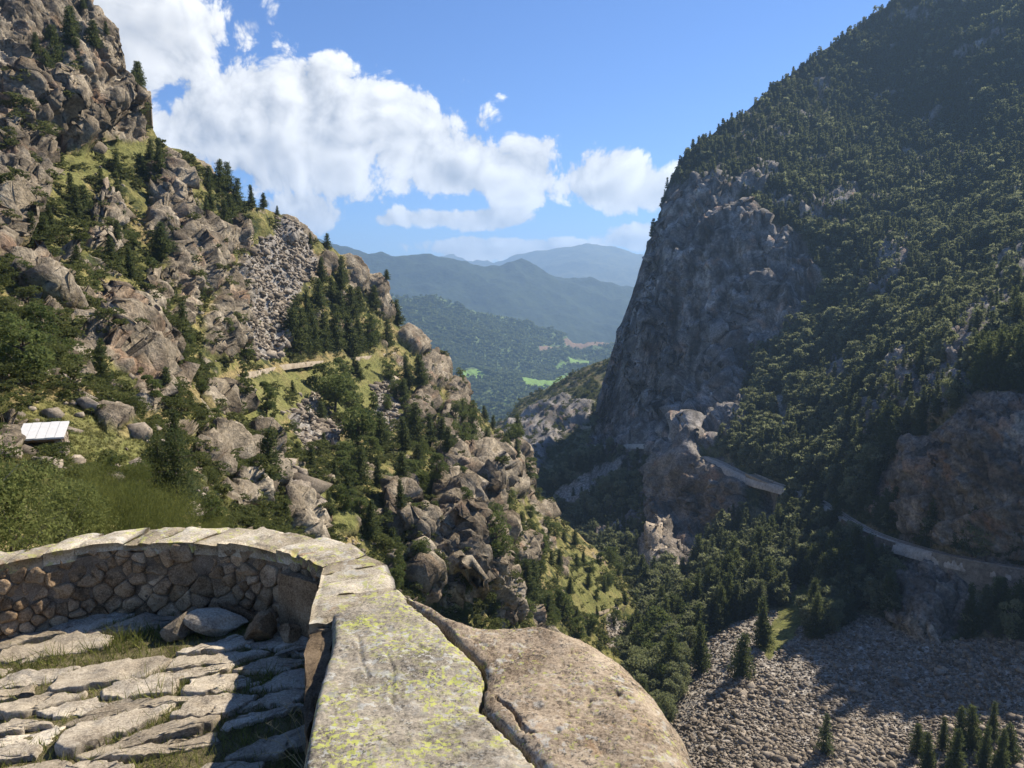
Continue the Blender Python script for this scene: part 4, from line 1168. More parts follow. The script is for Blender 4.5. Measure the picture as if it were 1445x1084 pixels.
def slab_mesh(name, outline, h, g, bulge=0.3, rings=6, bottom=-0.06, noise=0.012, tilt=0.02, edge=0.015):
    """a flat stone: rounded outline, rough top, sides going down"""
    n = len(outline); c = outline.mean(0)
    size = np.linalg.norm(outline - c, axis=1).mean()
    tx, ty = g.normal(0, tilt, 2)
    V = []
    prof = [(1.0, bottom), (1.0 + 0.02, 0.25 * h), (1.0 - 0.25 * edge / size, 0.80 * h), (1.0 - 1.2 * edge / size, h)]
    for q in np.linspace(1.0 - 2.5 * edge / size, 0.25, rings): prof.append((q, h * (1 + bulge * (1 - q * q))))
    for s, z in prof:
        p = c + (outline - c) * s
        V.append(np.column_stack([p, np.full(n, z)]))
    V = np.concatenate(V + [np.array([[c[0], c[1], h * (1 + bulge)]])])
    top = V[:, 2] > 0.2 * h
    V[:, 2] += top * ((V[:, 0] - c[0]) * tx + (V[:, 1] - c[1]) * ty)
    off = g.uniform(-50, 50, 3)
    nz = fbm(V * 6 + off, 4, 811, 0.6)
    V[:, 2] += top * noise * nz * 1.6
    V[:, :2] += (0.5 * noise) * np.stack([fbm(V * 14 + off + 3, 2, 812), fbm(V * 14 + off + 9, 2, 813)], -1)
    F = []
    m = len(prof)
    for k in range(m - 1):
        for i in range(n):
            F.append((k * n + i, k * n + (i + 1) % n, (k + 1) * n + (i + 1) % n, (k + 1) * n + i))
    T3 = [((m - 1) * n + i, (m - 1) * n + (i + 1) % n, m * n) for i in range(n)]
    return V, np.array(F), np.array(T3)

# ---- wall lines: inner and outer edge of the coping, from far left round to the boulder
IN_PX = [(-420, 850), (-260, 826), (-120, 806), (0, 793), (70, 780), (130, 769), (190, 766), (260, 765), (320, 767), (380, 773), (425, 783), (456, 800), (450, 825), (441, 852), (436, 880)]
OUT_PX = [(-420, 838), (-260, 814), (-120, 796), (0, 782), (70, 768), (120, 756), (180, 748), (260, 744), (340, 742), (420, 752), (500, 768), (546, 796), (556, 815), (560, 838), (585, 858)]
WI = resample(edge_line(IN_PX, TOPZ), 240); WO = resample(edge_line(OUT_PX, TOPZ), 240)

wall = bpy.data.objects.new('parapet_wall', None); COL.objects.link(wall)
wall.location = (0, 0, 0)
tag(wall, 'curved dry-stone parapet wall with lichened coping slabs bounding the paved path', 'wall')
gp = np.random.default_rng(41)
# coping stones, laid across the wall with slanting joints
cuts = [0]
while cuts[-1] < 239:
    k = cuts[-1]; cuts.append(k + int(gp.integers(9, 17)) if k < 150 else k + int(gp.integers(8, 14)))
cuts[-1] = 239
if cuts[-1] - cuts[-2] < 6: cuts.pop(-2)
skew = gp.integers(-3, 4, len(cuts)); skew[0] = skew[-1] = 0
for a, b, sa, sb in zip(cuts[:-1], cuts[1:], skew[:-1], skew[1:]):
    gap = 0.10
    m, n = 11, 14
    U = np.linspace(gap / (b - a), 1 - gap / (b - a), m)
    Vv = np.linspace(0, 1, n)
    G = np.zeros((n, m, 3))
    for j, w in enumerate(Vv):
        ka = a + (sa * (w - 0.5)); kb = b + (sb * (w - 0.5))
        ks = ka + (kb - ka) * U
        pi = np.stack([np.interp(ks, np.arange(240), WI[:, q]) for q in range(3)], -1)
        po = np.stack([np.interp(ks, np.arange(240), WO[:, q]) for q in range(3)], -1)
        G[j] = pi * (1 - w) + po * w
    base = G.copy()
    off = gp.uniform(-30, 30, 3)
    ew = np.minimum(np.minimum(U, 1 - U)[None] * np.linalg.norm(G[0, -1] - G[0, 0]), np.minimum(Vv, 1 - Vv)[:, None] * 0.32)
    G[..., 2] += -0.014 * smoothstep(ew, 0.022, 0.0) + gp.normal(0, 0.004) + 0.016 * fbm(G * np.array([4, 9, 4]) + off, 4, 821, 0.6) + gp.normal(0, 0.012) * (U[None] - 0.5)
    G[..., 2] += 0.012 * smoothstep(fbm(G * np.array([3, 3, 3]) + off + 4, 3, 822), 0.05, 0.09)
    side = np.array([G[0, m // 2] - G[-1, m // 2]]); side = side[0] / np.linalg.norm(side[0])
    ring = np.concatenate([G[0], G[1:, -1], G[-1, -2::-1], G[-2:0:-1, 0]])
    lowv = ring.copy(); lowv[:, 2] = TOPZ - gp.uniform(0.035, 0.08)
    lowv += 0.012 * np.stack([fbm(lowv * 9 + off + q, 3, 823) for q in range(3)], -1)
    V = np.concatenate([G.reshape(-1, 3), lowv])
    idx = np.arange(n * m).reshape(n, m)
    ri = np.concatenate([idx[0], idx[1:, -1], idx[-1, -2::-1], idx[-2:0:-1, 0]])
    q = len(ri); li = n * m + np.arange(q)
    SF = np.stack([ri, np.roll(ri, -1), np.roll(li, -1), li], -1)
    me = mesh_np('coping_stone', V, [grid_faces(n, m)[:, ::-1], SF], False)
    obj('coping_stone', me, COPING, wall)

# core of the wall and the rubble face
core = MB()
for k in range(0, 236, 4):
    a, b, c, d_ = WI[k], WI[min(k + 4, 239)], WO[min(k + 4, 239)], WO[k]
    ins = lambda p, q: p + (q - p) / np.linalg.norm(q - p) * 0.016
    a2, b2 = ins(a, d_), ins(b, c)
    lowz = -2.6
    core.hexa([(a2[0], a2[1], lowz), (b2[0], b2[1], lowz), (c[0], c[1], lowz), (d_[0], d_[1], lowz), (a2[0], a2[1], TOPZ - 0.06), (b2[0], b2[1], TOPZ - 0.06), (c[0], c[1], TOPZ - 0.06), (d_[0], d_[1], TOPZ - 0.06)])
obj('wall_core', core.mesh('wall_core'), MORTAR, wall)
SI = np.concatenate([[0], np.cumsum(np.linalg.norm(np.diff(WI, axis=0), axis=1))])
LEN = SI[-1]
seeds = []
tries = 0
while len(seeds) < 420 and tries < 40000:
    tries += 1
    s_, h_ = gp.uniform(0.0, LEN), gp.uniform(-0.02, 0.40)
    md = 0.035 + 0.085 * gp.uniform() ** 2.2
    if all(((s_ - q[0]) / 1.35) ** 2 + (h_ - q[1]) ** 2 > max(md, q[2]) ** 2 for q in seeds): seeds.append((s_, h_, md))
cells = voronoi_cells([(a, b) for a, b, _ in seeds], (0, LEN, -0.06, 0.39), 0.0015)
for poly in cells:
    if poly is None: continue
    ol = round_poly(poly, 22, gp, 0.035, 1)
    if np.ptp(ol[:, 0]) < 0.03 or np.ptp(ol[:, 1]) < 0.03: continue
    V, F, T3 = slab_mesh('wall_stone', ol, gp.uniform(0.016, 0.036), gp, 0.10, 4, -0.05, 0.022, 0.14, 0.007)
    # wrap (s, h, out) onto the inner wall face
    s_ = np.clip(V[:, 0], 0, LEN)
    base = np.stack([np.interp(s_, SI, WI[:, k]) for k in range(3)], -1)
    tan = np.stack([np.interp(np.clip(s_ + 0.08, 0, LEN), SI, WI[:, k]) - np.interp(np.clip(s_ - 0.08, 0, LEN), SI, WI[:, k]) for k in range(3)], -1)
    tan = unit(tan); nrm = np.stack([tan[:, 1], -tan[:, 0], np.zeros(len(tan))], -1)
    lean = 0.06 * (0.35 - V[:, 1])
    W = base + nrm * (V[:, 2] - 0.035 + lean)[:, None]; W[:, 2] = GZ + V[:, 1]
    me = mesh_np('wall_stone', W, [F, T3], False)
    obj('wall_stone', me, MASON, wall)

# tall slab set on edge at the turn of the wall
def block(name, corners8, mat, parent, sub=10, noise=0.015, seed=0, **kw):
    """six-sided stone from 8 corners (bottom 4, top 4), surface roughened"""
    c = np.array(corners8, float)
    Vs, Fs, off = [], [], 0
    gsd = np.random.default_rng(seed); o3 = gsd.uniform(-40, 40, 3)
    u = np.linspace(0, 1, sub)
    for f in ((4, 5, 6, 7), (0, 1, 5, 4), (1, 2, 6, 5), (2, 3, 7, 6), (3, 0, 4, 7), (3, 2, 1, 0)):
        A, B, C_, D_ = c[list(f)]
        Uu, Ww = np.meshgrid(u, u)
        G = (A[None, None] * ((1 - Uu) * (1 - Ww))[..., None] + B * (Uu * (1 - Ww))[..., None] + C_ * (Uu * Ww)[..., None] + D_ * ((1 - Uu) * Ww)[..., None])
        Vs.append(G.reshape(-1, 3)); Fs.append(grid_faces(sub, sub)[:, ::-1] + off); off += sub * sub
    V = np.concatenate(Vs)
    mid = c.mean(0); ext = np.ptp(c, axis=0).max()
    rel = (V - mid) / ext
    V = V - rel * (np.linalg.norm(rel, axis=1, keepdims=True) ** 4) * 0.5 * ext * 0.5
    V += noise * np.stack([fbm(V * 7 + o3 + q * 11, 4, 831, 0.6) for q in range(3)], -1)
    me = mesh_np(name, V, np.concatenate(Fs), False)
    return obj(name, me, mat, parent, **kw)
def down(p, z): return np.array([p[0], p[1], z])
A, B = at_z(398, 785, TOPZ - 0.02), at_z(452, 803, TOPZ - 0.02)
t_ = (B - A) / np.linalg.norm(B - A); nn = np.array([t_[1], -t_[0], 0])
A2, B2 = A + nn * 0.035, B + nn * 0.02
Ab, Bb = A + nn * 0.10 - np.array([0, 0, 0]), B + nn * 0.03
block('corner_slab', [down(A2, GZ - 0.05), down(B2 + t_ * 0.01, GZ - 0.05), down(B - nn * 0.12, GZ - 0.05), down(A - nn * 0.12, GZ - 0.05),
                      down(A2, TOPZ - 0.09), down(B2, TOPZ - 0.09), down(B - nn * 0.12, TOPZ - 0.09), down(A - nn * 0.12, TOPZ - 0.09)], MASON, wall, 12, 0.02, 3)

# ---- paving: flat stones set in turf
seeds = []
tries = 0
ANG = math.radians(24)
ca, sa = math.cos(ANG), math.sin(ANG)
while len(seeds) < 260 and tries < 60000:
    tries += 1
    x_, y_ = gp.uniform(-4.6, -0.45), gp.uniform(1.6, 4.25)
    a, b = (x_ * ca + y_ * sa) / 2.6, (-x_ * sa + y_ * ca)
    md = 0.060 + 0.13 * gp.uniform() ** 1.8
    if all((a - q[0]) ** 2 + (b - q[1]) ** 2 > max(md, q[2]) ** 2 for q in seeds): seeds.append((a, b, md))
cells = voronoi_cells([(a, b) for a, b, _ in seeds], (-3, 3, -1, 6), 0.003)
from mathutils.geometry import intersect_point_line
pave_mask = []
inner_xy = WI[:, :2]
for poly in cells:
    if poly is None: continue
    ol = np.array([(2.6 * a * ca - b * sa, 2.6 * a * sa + b * ca) for a, b in poly])
    ctr = ol.mean(0)
    if not (-4.9 < ctr[0] < -0.35 and 1.4 < ctr[1] < 4.6) or np.ptp(ol[:, 0]) > 1.3: continue
    if gp.uniform() < 0.10: continue
    ol = round_poly([tuple(p) for p in ol], 44, gp, 0.10, 0)
    ra = gp.normal(0, 0.13); ol = ctr + (ol - ctr) @ np.array([[math.cos(ra), math.sin(ra)], [-math.sin(ra), math.cos(ra)]])
    ol = ol + 0.012 * gp.normal(size=ol.shape) * 0.6
    ol = ctr + (ol - ctr) * gp.uniform(0.82, 0.98)
    # stay on the path side of the wall
    k = np.argmin(np.hypot(inner_xy[:, 0] - ctr[0], inner_xy[:, 1] - ctr[1]))
    tn = unit(inner_xy[min(k + 2, 239)] - inner_xy[max(k - 2, 0)]); side = (ctr - inner_xy[k]) @ np.array([tn[1], -tn[0]])
    if side < 0.03: continue
    V, F, T3 = slab_mesh('paving_stone', ol, gp.uniform(0.004, 0.020), gp, 0.03, 8, -0.09, 0.018, 0.05, 0.003)
    V[:, 2] += GZ - 0.012
    me = mesh_np('paving_stone', V, [F, T3], False)
    obj('paving_stone', me, PAVE, path)
    pave_mask.append(ol)

# ---- the lichened boulder in front of the camera
OUTL_PX = [(436, 880), (470, 884), (520, 862), (562, 845), (590, 862), (640, 880), (700, 892), (760, 890), (800, 898), (860, 922), (900, 948), (940, 985), (968, 1028), (988, 1072), (1003, 1120), (1012, 1190)]
out_w = edge_line(OUTL_PX, -1.43)[:, :2]
left_px = [(430, 1086), (438, 1020), (452, 960), (470, 905)]
left_w = edge_line(left_px, -1.36)[:, :2]
poly = [tuple(p) for p in out_w[1:]] + [(0.55, 1.0), (0.30, 0.75), (-0.35, 0.75), (-0.52, 1.2), (-0.575, 1.7)] + [tuple(p) for p in left_w]
xs = np.linspace(-1.35, 1.25, 400); ys = np.linspace(0.4, 4.0, 500)
BX, BY = np.meshgrid(xs, ys)
jit = 0.02 * fbm(np.stack([BX * 5, BY * 5, 0 * BX], -1), 3, 841)
sd = in_poly(BX, BY, poly) + jit * 0.6
leftd = line_dist(BX, BY, [tuple(p) for p in left_w] + [(-0.575, 1.7), (-0.52, 1.2)])
outd = line_dist(BX, BY, [tuple(p) for p in out_w[7:]])
rad = np.where(outd < leftd, 0.20, 0.025)
rad = 0.025 + (0.20 - 0.025) * smoothstep(leftd - outd, -0.25, 0.3)
tt = np.clip(1 - sd / rad, 0, 1)
Z = np.full(BX.shape, -1.385) - 0.02 * BX
Z += 0.03 * fbm(np.stack([BX * 1.8, BY * 1.8, 0 * BX], -1), 3, 842) + 0.008 * fbm(np.stack([BX * 8, BY * 8, 0 * BX], -1), 4, 843, 0.6)
Z -= rad * (1 - np.sqrt(np.clip(1 - tt * tt, 0, 1)))
Z -= np.clip(-sd, 0, 1) * 5.0 * (1 + 0.25 * fbm(np.stack([BX * 4, BY * 4, 0 * BX], -1), 3, 847))
CRACK = [(572, 848), (592, 868), (618, 886), (642, 912), (662, 930), (680, 945), (686, 962), (681, 985), (678, 1000), (692, 1015), (712, 1035), (728, 1052), (752, 1076), (800, 1130)]
cr = [tuple(p) for p in edge_line(CRACK, -1.39)[:, :2]]
wob = 0.010 * fbm(np.stack([BX * 22, BY * 22, 0 * BX], -1), 3, 844)
cd = line_dist(BX, BY, cr) + wob
wd = 0.005 + 0.011 * smoothstep(fbm(np.stack([BX * 3, BY * 3, 0 * BX + 5], -1), 2, 845), -0.2, 0.4)
Z -= 0.085 * smoothstep(cd, wd, wd * 0.45) + 0.008 * smoothstep(cd, 0.05, 0.0)
CR2 = [(700, 990), (716, 1004), (728, 1018), (735, 1034), (752, 1046)]
c2 = line_dist(BX, BY, [tuple(p) for p in edge_line(CR2, -1.39)[:, :2]]) + wob
Z -= 0.05 * smoothstep(c2, 0.007, 0.002)
for ln in ([(545, 930), (556, 960), (552, 990), (562, 1015)], [(505, 900), (510, 935), (520, 965)], [(575, 910), (600, 925), (612, 930)], [(650, 905), (690, 925), (700, 950)]):
    c3 = line_dist(BX, BY, [tuple(p) for p in edge_line(ln, -1.39)[:, :2]]) + wob * 0.7
    Z -= 0.006 * smoothstep(c3, 0.010, 0.0)
# the block right of the crack stands slightly proud and is rounder
right_poly = [tuple(p) for p in cr] + [(0.3, 0.7), (1.4, 0.7), (1.4, 3.6), (cr[0][0], 3.7)]
rp = in_poly(BX, BY, right_poly)
Z += 0.012 * smoothstep(rp, 0.0, 0.03) + 0.030 * smoothstep(rp, 0.02, 0.4)
pits = fbm(np.stack([BX * 30, BY * 30, 0 * BX], -1), 3, 846)
Z += 0.010 * ridged(np.stack([BX * 6, BY * 6, 0 * BX], -1), 5, 848, 0.65) + 0.006 * fbm(np.stack([BX * 22, BY * 22, 0 * BX], -1), 4, 849, 0.7)
Z -= 0.010 * smoothstep(pits, 0.28, 0.5) * smoothstep(rp, -0.05, 0.1) + 0.003 * np.abs(pits)
Z = np.maximum(Z, -3.2)
keepv = Z > -3.19
BP = np.stack([BX, BY, Z], -1)
kf = keepv[:-1, :-1] & keepv[1:, :-1] & keepv[1:, 1:] & keepv[:-1, 1:]
side_tan = rp > 0
def boulder_part(name, sel, mat, parent):
    f = grid_faces(*BX.shape)[(sel).ravel()][:, ::-1]
    u, inv = np.unique(f, return_inverse=True)
    me = mesh_np(name, BP.reshape(-1, 3)[u], inv.reshape(f.shape), True)
    return obj(name, me, mat, parent)
bould = bpy.data.objects.new('boulder', None); COL.objects.link(bould)
tag(bould, 'large lichen-covered boulder with a jagged crack at the end of the parapet', 'boulder')
ct = side_tan[:-1, :-1]
b1 = boulder_part('lichened_block', kf & ~ct, BOULDER, bould); b1['label'] = 'grey block spotted with yellow-green map lichen'
b2 = boulder_part('tan_block', kf & ct, BOULDER_TAN, bould); b2['label'] = 'tan rounded block beyond the crack'

# narrow facing stone beside the boulder's left edge
q = [at_z(434, 884, TOPZ - .02), at_z(474, 886, TOPZ - .02), at_z(455, 975, TOPZ - .05), at_z(428, 1040, TOPZ - .07)]
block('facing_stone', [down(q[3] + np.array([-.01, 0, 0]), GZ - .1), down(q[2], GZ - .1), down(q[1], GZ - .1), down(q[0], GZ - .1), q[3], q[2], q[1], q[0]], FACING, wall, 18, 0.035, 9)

# ---- grass in the joints
gg = np.random.default_rng(77)
N = 60000
bx = gg.uniform(-4.2, -0.55, N); by = gg.uniform(1.9, 4.2, N)
cover = np.zeros(N, bool)
for ol in pave_mask:
    cover |= in_poly(bx, by, [tuple(p) for p in ol]) > 0.006
k = np.argmin((bx[:, None] - inner_xy[None, ::6, 0]) ** 2 + (by[:, None] - inner_xy[None, ::6, 1]) ** 2, 1) * 6
tn = unit(inner_xy[np.minimum(k + 3, 239)] - inner_xy[np.maximum(k - 3, 0)])
cover |= ((bx - inner_xy[k, 0]) * tn[:, 1] - (by - inner_xy[k, 1]) * tn[:, 0]) < 0.02
dens = fbm(np.stack([bx * 2.3, by * 2.3, 0 * bx], -1), 3, 851)
keepg = ~cover & (gg.uniform(size=N) < 0.85 + 1.3 * dens)
bx, by, dens = bx[keepg], by[keepg], dens[keepg]
n = len(bx)
C0 = np.stack([bx, by, np.full(n, GZ - 0.03)], -1)
hb = gg.uniform(0.022, 0.06, n) * (1 + 0.9 * smoothstep(dens, 0.1, 0.5))
an = gg.uniform(0, 6.283, n); ln = gg.normal(0, 0.5, (n, 2))
wv = np.stack([np.cos(an), np.sin(an), 0 * an], -1) * 0.0026
tip = C0 + np.stack([ln[:, 0] * hb, ln[:, 1] * hb, hb], -1)
V = np.stack([C0 - wv, C0 + wv, tip], 1).reshape(-1, 3)
me = mesh_np('grass', V, np.arange(3 * n).reshape(n, 3))
tint = np.clip(fbm(np.stack([bx * 1.7, by * 1.7, 0 * bx + 3], -1), 3, 852) * 1.3 + 0.4 + gg.normal(0, 0.2, n), 0, 1)
attr(me, 'shade', np.repeat(gg.uniform(0, 1, n), 3)); attr(me, 'tint', np.repeat(tint, 3))
obj('grass', me, GRASSM, kind='stuff', label='short green and straw grass growing between the paving stones', cat='grass')

# dry grass stems by the boulder
sm = MB()
gs = random.Random(5)
for k, (bpx, bpy_, tx_, ty_) in enumerate([(436, 1090, 402, 995), (436, 1090, 362, 1040), (438, 1086, 412, 1010), (432, 1092, 352, 1066), (437, 1085, 425, 1002), (436, 1090, 375, 1020), (430, 1090, 385, 1075)]):
    a = at_z(bpx, bpy_, GZ + 0.04); d0 = a[1] + gs.uniform(-0.1, 0.15)
    b = at(np.array(tx_), np.array(ty_), d0 + 0.05)
    mid = (a + b) / 2 + np.array([gs.uniform(-.02, .03), 0, 0.05])
    sm.tube([a, mid, b], [0.0016, 0.0012, 0.0008], 4)
    for j in range(4):
        f = 0.75 + 0.07 * j; p = np.array(mid) * (1 - f) * 2 + np.array(b) * (2 * f - 1) if f > 0.5 else mid
        sm.tube([p, p + np.array([gs.uniform(-.025, .025), gs.uniform(-.01, .01), 0.02])], [0.002, 0.0006], 3)
me = sm.mesh('dry_grass_tuft'); attr(me, 'shade', np.random.default_rng(1).uniform(0, 1, len(me.vertices))); attr(me, 'tint', np.full(len(me.vertices), .5))
obj('dry_grass_tuft', me, STRAW, label='dry straw-coloured grass stems sprouting beside the boulder', cat='grass tuft')

# ---- shrubs close behind the wall
NEAR_BUSH = [(make_broadleaf(300 + k, 30, 9000, 0.0165, 0.62, 1.0, 0.0, NEARLEAF, 0.5), make_trunk(310 + k, 0.62, 0.014, 12, PALEBARK, 0.42)) for k in range(2)]
def make_broom(seed, n):
    g = np.random.default_rng(seed)
    Cs, Ds = [], []
    for q in range(9):
        an0, r0 = g.uniform(0, 6.28), 0.55 * math.sqrt(g.uniform()); hh = g.uniform(0.55, 1.0)
        m = n // 9
        t = g.uniform(0, 1, m) ** 0.7; sp = g.normal(0, 0.17, (m, 2)) * (0.35 + t[:, None])
        C = np.stack([r0 * math.cos(an0) + sp[:, 0], r0 * math.sin(an0) + sp[:, 1], t * hh * (1 - 0.8 * (sp ** 2).sum(1))], -1)
        D = np.stack([sp[:, 0] * 1.2, sp[:, 1] * 1.2, np.full(m, 0.7)], -1)
        Cs.append(C); Ds.append(D)
    C = np.concatenate(Cs); V = leaves(C, np.concatenate(Ds), 0.034, 0.11, 0.4, g)
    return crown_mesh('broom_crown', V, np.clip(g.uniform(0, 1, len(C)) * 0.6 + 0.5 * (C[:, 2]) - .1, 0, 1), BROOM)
BROOMS = [(make_broom(320 + k, 9000), make_trunk(330 + k, 0.4, 0.012, 8, BARK, 0.4)) for k in range(3)]
g3 = random.Random(21)
def near_plant(name, px, py, Y, hpx, protos, label, cat, group=None, widen=1.0):
    p = at(np.array(float(px)), np.array(float(py)), Y)
    hgt = hpx / FPX * float(np.linalg.norm(p)); crown, trunk = protos[g3.randrange(len(protos))]
    e = bpy.data.objects.new(name, None); COL.objects.link(e); e.location = p; e.rotation_euler = (0, 0, g3.uniform(0, 6.28)); e.scale = (hgt * widen, hgt * widen, hgt)
    tag(e, label, cat, group)
    for nm, m_ in (('crown', crown), ('trunk', trunk)):
        o = bpy.data.objects.new(nm, m_); COL.objects.link(o); o.parent = e
def tuft_proto(seed):
    g = np.random.default_rng(seed); n = 16
    C = np.column_stack([g.normal(0, 0.35, (n, 2)), np.zeros(n)]); D = np.column_stack([g.normal(0, 0.35, (n, 2)), np.ones(n)])
    a = unit(D); b = unit(np.cross(a, g.normal(size=(n, 3))))
    l = g.uniform(0.5, 1.1, n)[:, None]
    V = np.stack([C - b * 0.07, C + b * 0.07, C + a * l], 1).reshape(-1, 3)
    return V, np.arange(3 * n).reshape(n, 3), np.repeat(g.uniform(0, 1, n), 3)
x_, y_, r_, c_, g_ = scatter(L, 24000, (-40, 420, 540, 800), 83)
k_ = (L.Y[r_, c_] < 95) & (L.Y[r_, c_] > 26) & (L.rock[r_, c_] < 0.5)
TURF = leaf_mat('turf_blades', (0.085, 0.090, 0.028), (0.30, 0.265, 0.105), 0.3, True)
mass('meadow_grass', TURF, [tuft_proto(q) for q in (1, 2, 3)], L.P[r_, c_][k_], g_.uniform(0.12, 0.28, k_.sum()), label='yellow-green grass tufts of the turf around the hut', cat='grass', seed=84, sink=0.02)
near_plant('hazel_bush', 22, 830, 11.5, 152, NEAR_BUSH[:1], 'leafy light-green bush rising behind the left end of the parapet', 'bush', widen=0.85)
near_plant('hazel_bush', 95, 800, 14, 108, NEAR_BUSH[1:], 'lower light-green bush next to the big leafy bush behind the parapet', 'bush', widen=0.9)
near_plant('hazel_bush', -60, 830, 10.5, 180, NEAR_BUSH[1:], 'light-green bush cut off beside the big leafy bush', 'bush', widen=0.9)
for k, (a, b, d_, h_, w_) in enumerate([(150, 790, 17, 120, 0.62), (195, 780, 21, 95, 0.7), (230, 775, 25, 80, 0.8), (175, 700, 30, 58, 0.9), (265, 772, 32, 60, 0.8), (130, 740, 20, 80, 0.7), (205, 735, 28, 60, .8), (300, 768, 42, 36, 1.0), (110, 770, 16, 90, .7)]):
    near_plant('broom_shrub', a, b, d_, h_, BROOMS, 'bright green broom shrub growing on the slope behind the parapet', 'shrub', 'broom shrubs behind the parapet', w_)
for k, (a, b, d_, h_, lab) in enumerate([(118, 742, 20, 46, 'round dark green bush between the hazel bush and the broom'), (196, 694, 34, 40, 'round dark green bush on the turf beside the tall pine'), (300, 742, 46, 44, 'round green bush below the tall pine'), (160, 672, 42, 26, 'small round bush on the turf below the hut')]):
    near_plant('round_bush', a, b, d_, h_, BROADS, lab, 'bush', None, 1.15)

# ------------------------------------------------------------------ stones, boulders
import bmesh
def rock_proto(seed, npts=11, flat=0.7):
    g = np.random.default_rng(seed)
    bm = bmesh.new()
    for p in unit(g.normal(size=(npts, 3))) * g.uniform(0.75, 1.0, (npts, 1)) * np.array([0.62, 0.48, 0.40 * flat / 0.7]):
        bm.verts.new(p)
    res = bmesh.ops.convex_hull(bm, input=bm.verts)
    bmesh.ops.delete(bm, geom=[v for v in bm.verts if not v.link_faces], context='VERTS')
    bmesh.ops.triangulate(bm, faces=bm.faces)
    bm.verts.index_update()
    V = np.array([v.co[:] for v in bm.verts]); F = np.array([[v.index for v in f.verts] for f in bm.faces])
    bm.free()
    return V, F, np.full(len(V), g.uniform())
ROCKP = [rock_proto(400 + k) for k in range(9)]

def scree_mat(name, a, b):
    m, T, out = new_mat(name)
    P = T.put('ShaderNodeNewGeometry').outputs['Position']
    t = T.put('ShaderNodeAttribute', attribute_name='tint').outputs['Fac']
    c = T.mix(t, a, b)
    n = T.noise(P, 3.0, 4, 0.7)
    c = T.mix(1.0, c, T.ramp(n, [(0.35, 0.6), (0.65, 1.3)]), 'MULTIPLY')
    finish(T, out, c, 0.95, n, 0.6, 0.1, 0.1)
    return m
SCREE_LIT = scree_mat('scree_stone', (0.11, 0.088, 0.064), (0.34, 0.285, 0.22))
ROCKM = stone_mat('boulder_rock', [(0.10, 0.083, 0.062), (0.21, 0.178, 0.138), (0.30, 0.26, 0.205), (0.43, 0.38, 0.31)], 0.06, None, 0.12)

def stones_on(S, n, box, polys, size, name, label, seed, mask):
    x, y, r, c, g = scatter(S, n, box, seed)
    k = mask[r, c] > 0.45
    P = S.P[r, c][k]
    sz = size * np.exp(g.normal(0, 0.45, k.sum()) + 0.75 * fbm(P / 13, 3, 735))
    mass(name, SCREE_LIT, ROCKP, P, sz, label=label, cat='scree', widen=g.uniform(0.9, 1.35, k.sum()), seed=seed, sink=-0.10)
    return P
stones_on(R, 52000, (900, 1520, 780, 1180), None, 0.62, 'scree_stones', 'loose grey-brown scree stones covering the slope below the railway', 61, R.scr)
stones_on(L, 60000, (300, 930, 290, 930), None, 0.95, 'hillside_scree_stones', 'loose grey stones of the scree chutes on the sunlit hillside', 62, L.scr)
# scattered rubble on the sunlit slope
x, y, r, c, g = scatter(L, 5200, (-20, 920, 150, 930), 63)
k = (L.rock[r, c] < 0.6) & (L.Y[r, c] > 35) & (g.uniform(size=len(x)) < 0.55 + 0.5 * fbm(L.P[r, c] / 10, 3, 731) - 0.3 * L.mead[r, c])
mass('slope_rubble', SCREE_LIT, ROCKP, L.P[r, c][k], 0.8 * np.exp(g.normal(0, 0.5, k.sum())), label='rubble and small rocks scattered over the sunlit hillside', cat='rubble', widen=g.uniform(0.9, 1.3, k.sum()), seed=64, sink=-0.05)

def boulder_mesh(seed, mat=None):
    g = np.random.default_rng(seed)
    bm = bmesh.new()
    bmesh.ops.create_icosphere(bm, subdivisions=3, radius=1.0)
    V = np.array([v.co[:] for v in bm.verts])
    # flatten against a few random planes for angular faces
    for _ in range(9):
        nrm = unit(g.normal(size=3)); d_ = g.uniform(0.45, 0.8)
        t = V @ nrm; V = V - np.where(t > d_, t - d_, 0)[:, None] * nrm
    V = V * np.array([0.75, 0.6, 0.5]) + 0.05 * np.stack([fbm(V * 2.5 + seed + q * 7, 3, 741) for q in range(3)], -1)
    for v, p in zip(bm.verts, V): v.co = p
    me = bpy.data.meshes.new('boulder'); bm.to_mesh(me); bm.free(); me.materials.append(mat or ROCKM)
    return me
BOULD = [boulder_mesh(450 + k) for k in range(6)]
# loose stones lying at the foot of the parapet
for k, (px_, py_, sx, sy, sz, rot, lab) in enumerate([(372, 897, 0.13, 0.10, 0.13, 0.5, 'tan wedge-shaped stone standing under the hole in the parapet'), (310, 885, 0.20, 0.12, 0.09, 0.3, 'grey slab leaning against the foot of the parapet'),
                                                      (262, 888, 0.15, 0.10, 0.12, 0.9, 'tilted grey stone in the shadow of the parapet'), (408, 900, 0.10, 0.08, 0.09, -0.4, 'small brown stone tucked beside the corner slab'),
                                                      (338, 872, 0.13, 0.09, 0.08, 0.2, 'dark stone wedged behind the leaning grey slab')]):
    p = at_z(px_, py_, GZ)
    o = bpy.data.objects.new('loose_stone', boulder_mesh(470 + k, PAVE if k in (1, 2) else MASON)); COL.objects.link(o)
    o.location = (p[0], p[1], GZ + 0.3 * sz); o.rotation_euler = (0.25 - 0.12 * k, 0.3 * math.sin(k * 2.0), rot); o.scale = (sx * 1.25, sy * 1.4, sz * 1.5)
    tag(o, lab, 'stone')
g4 = random.Random(31)
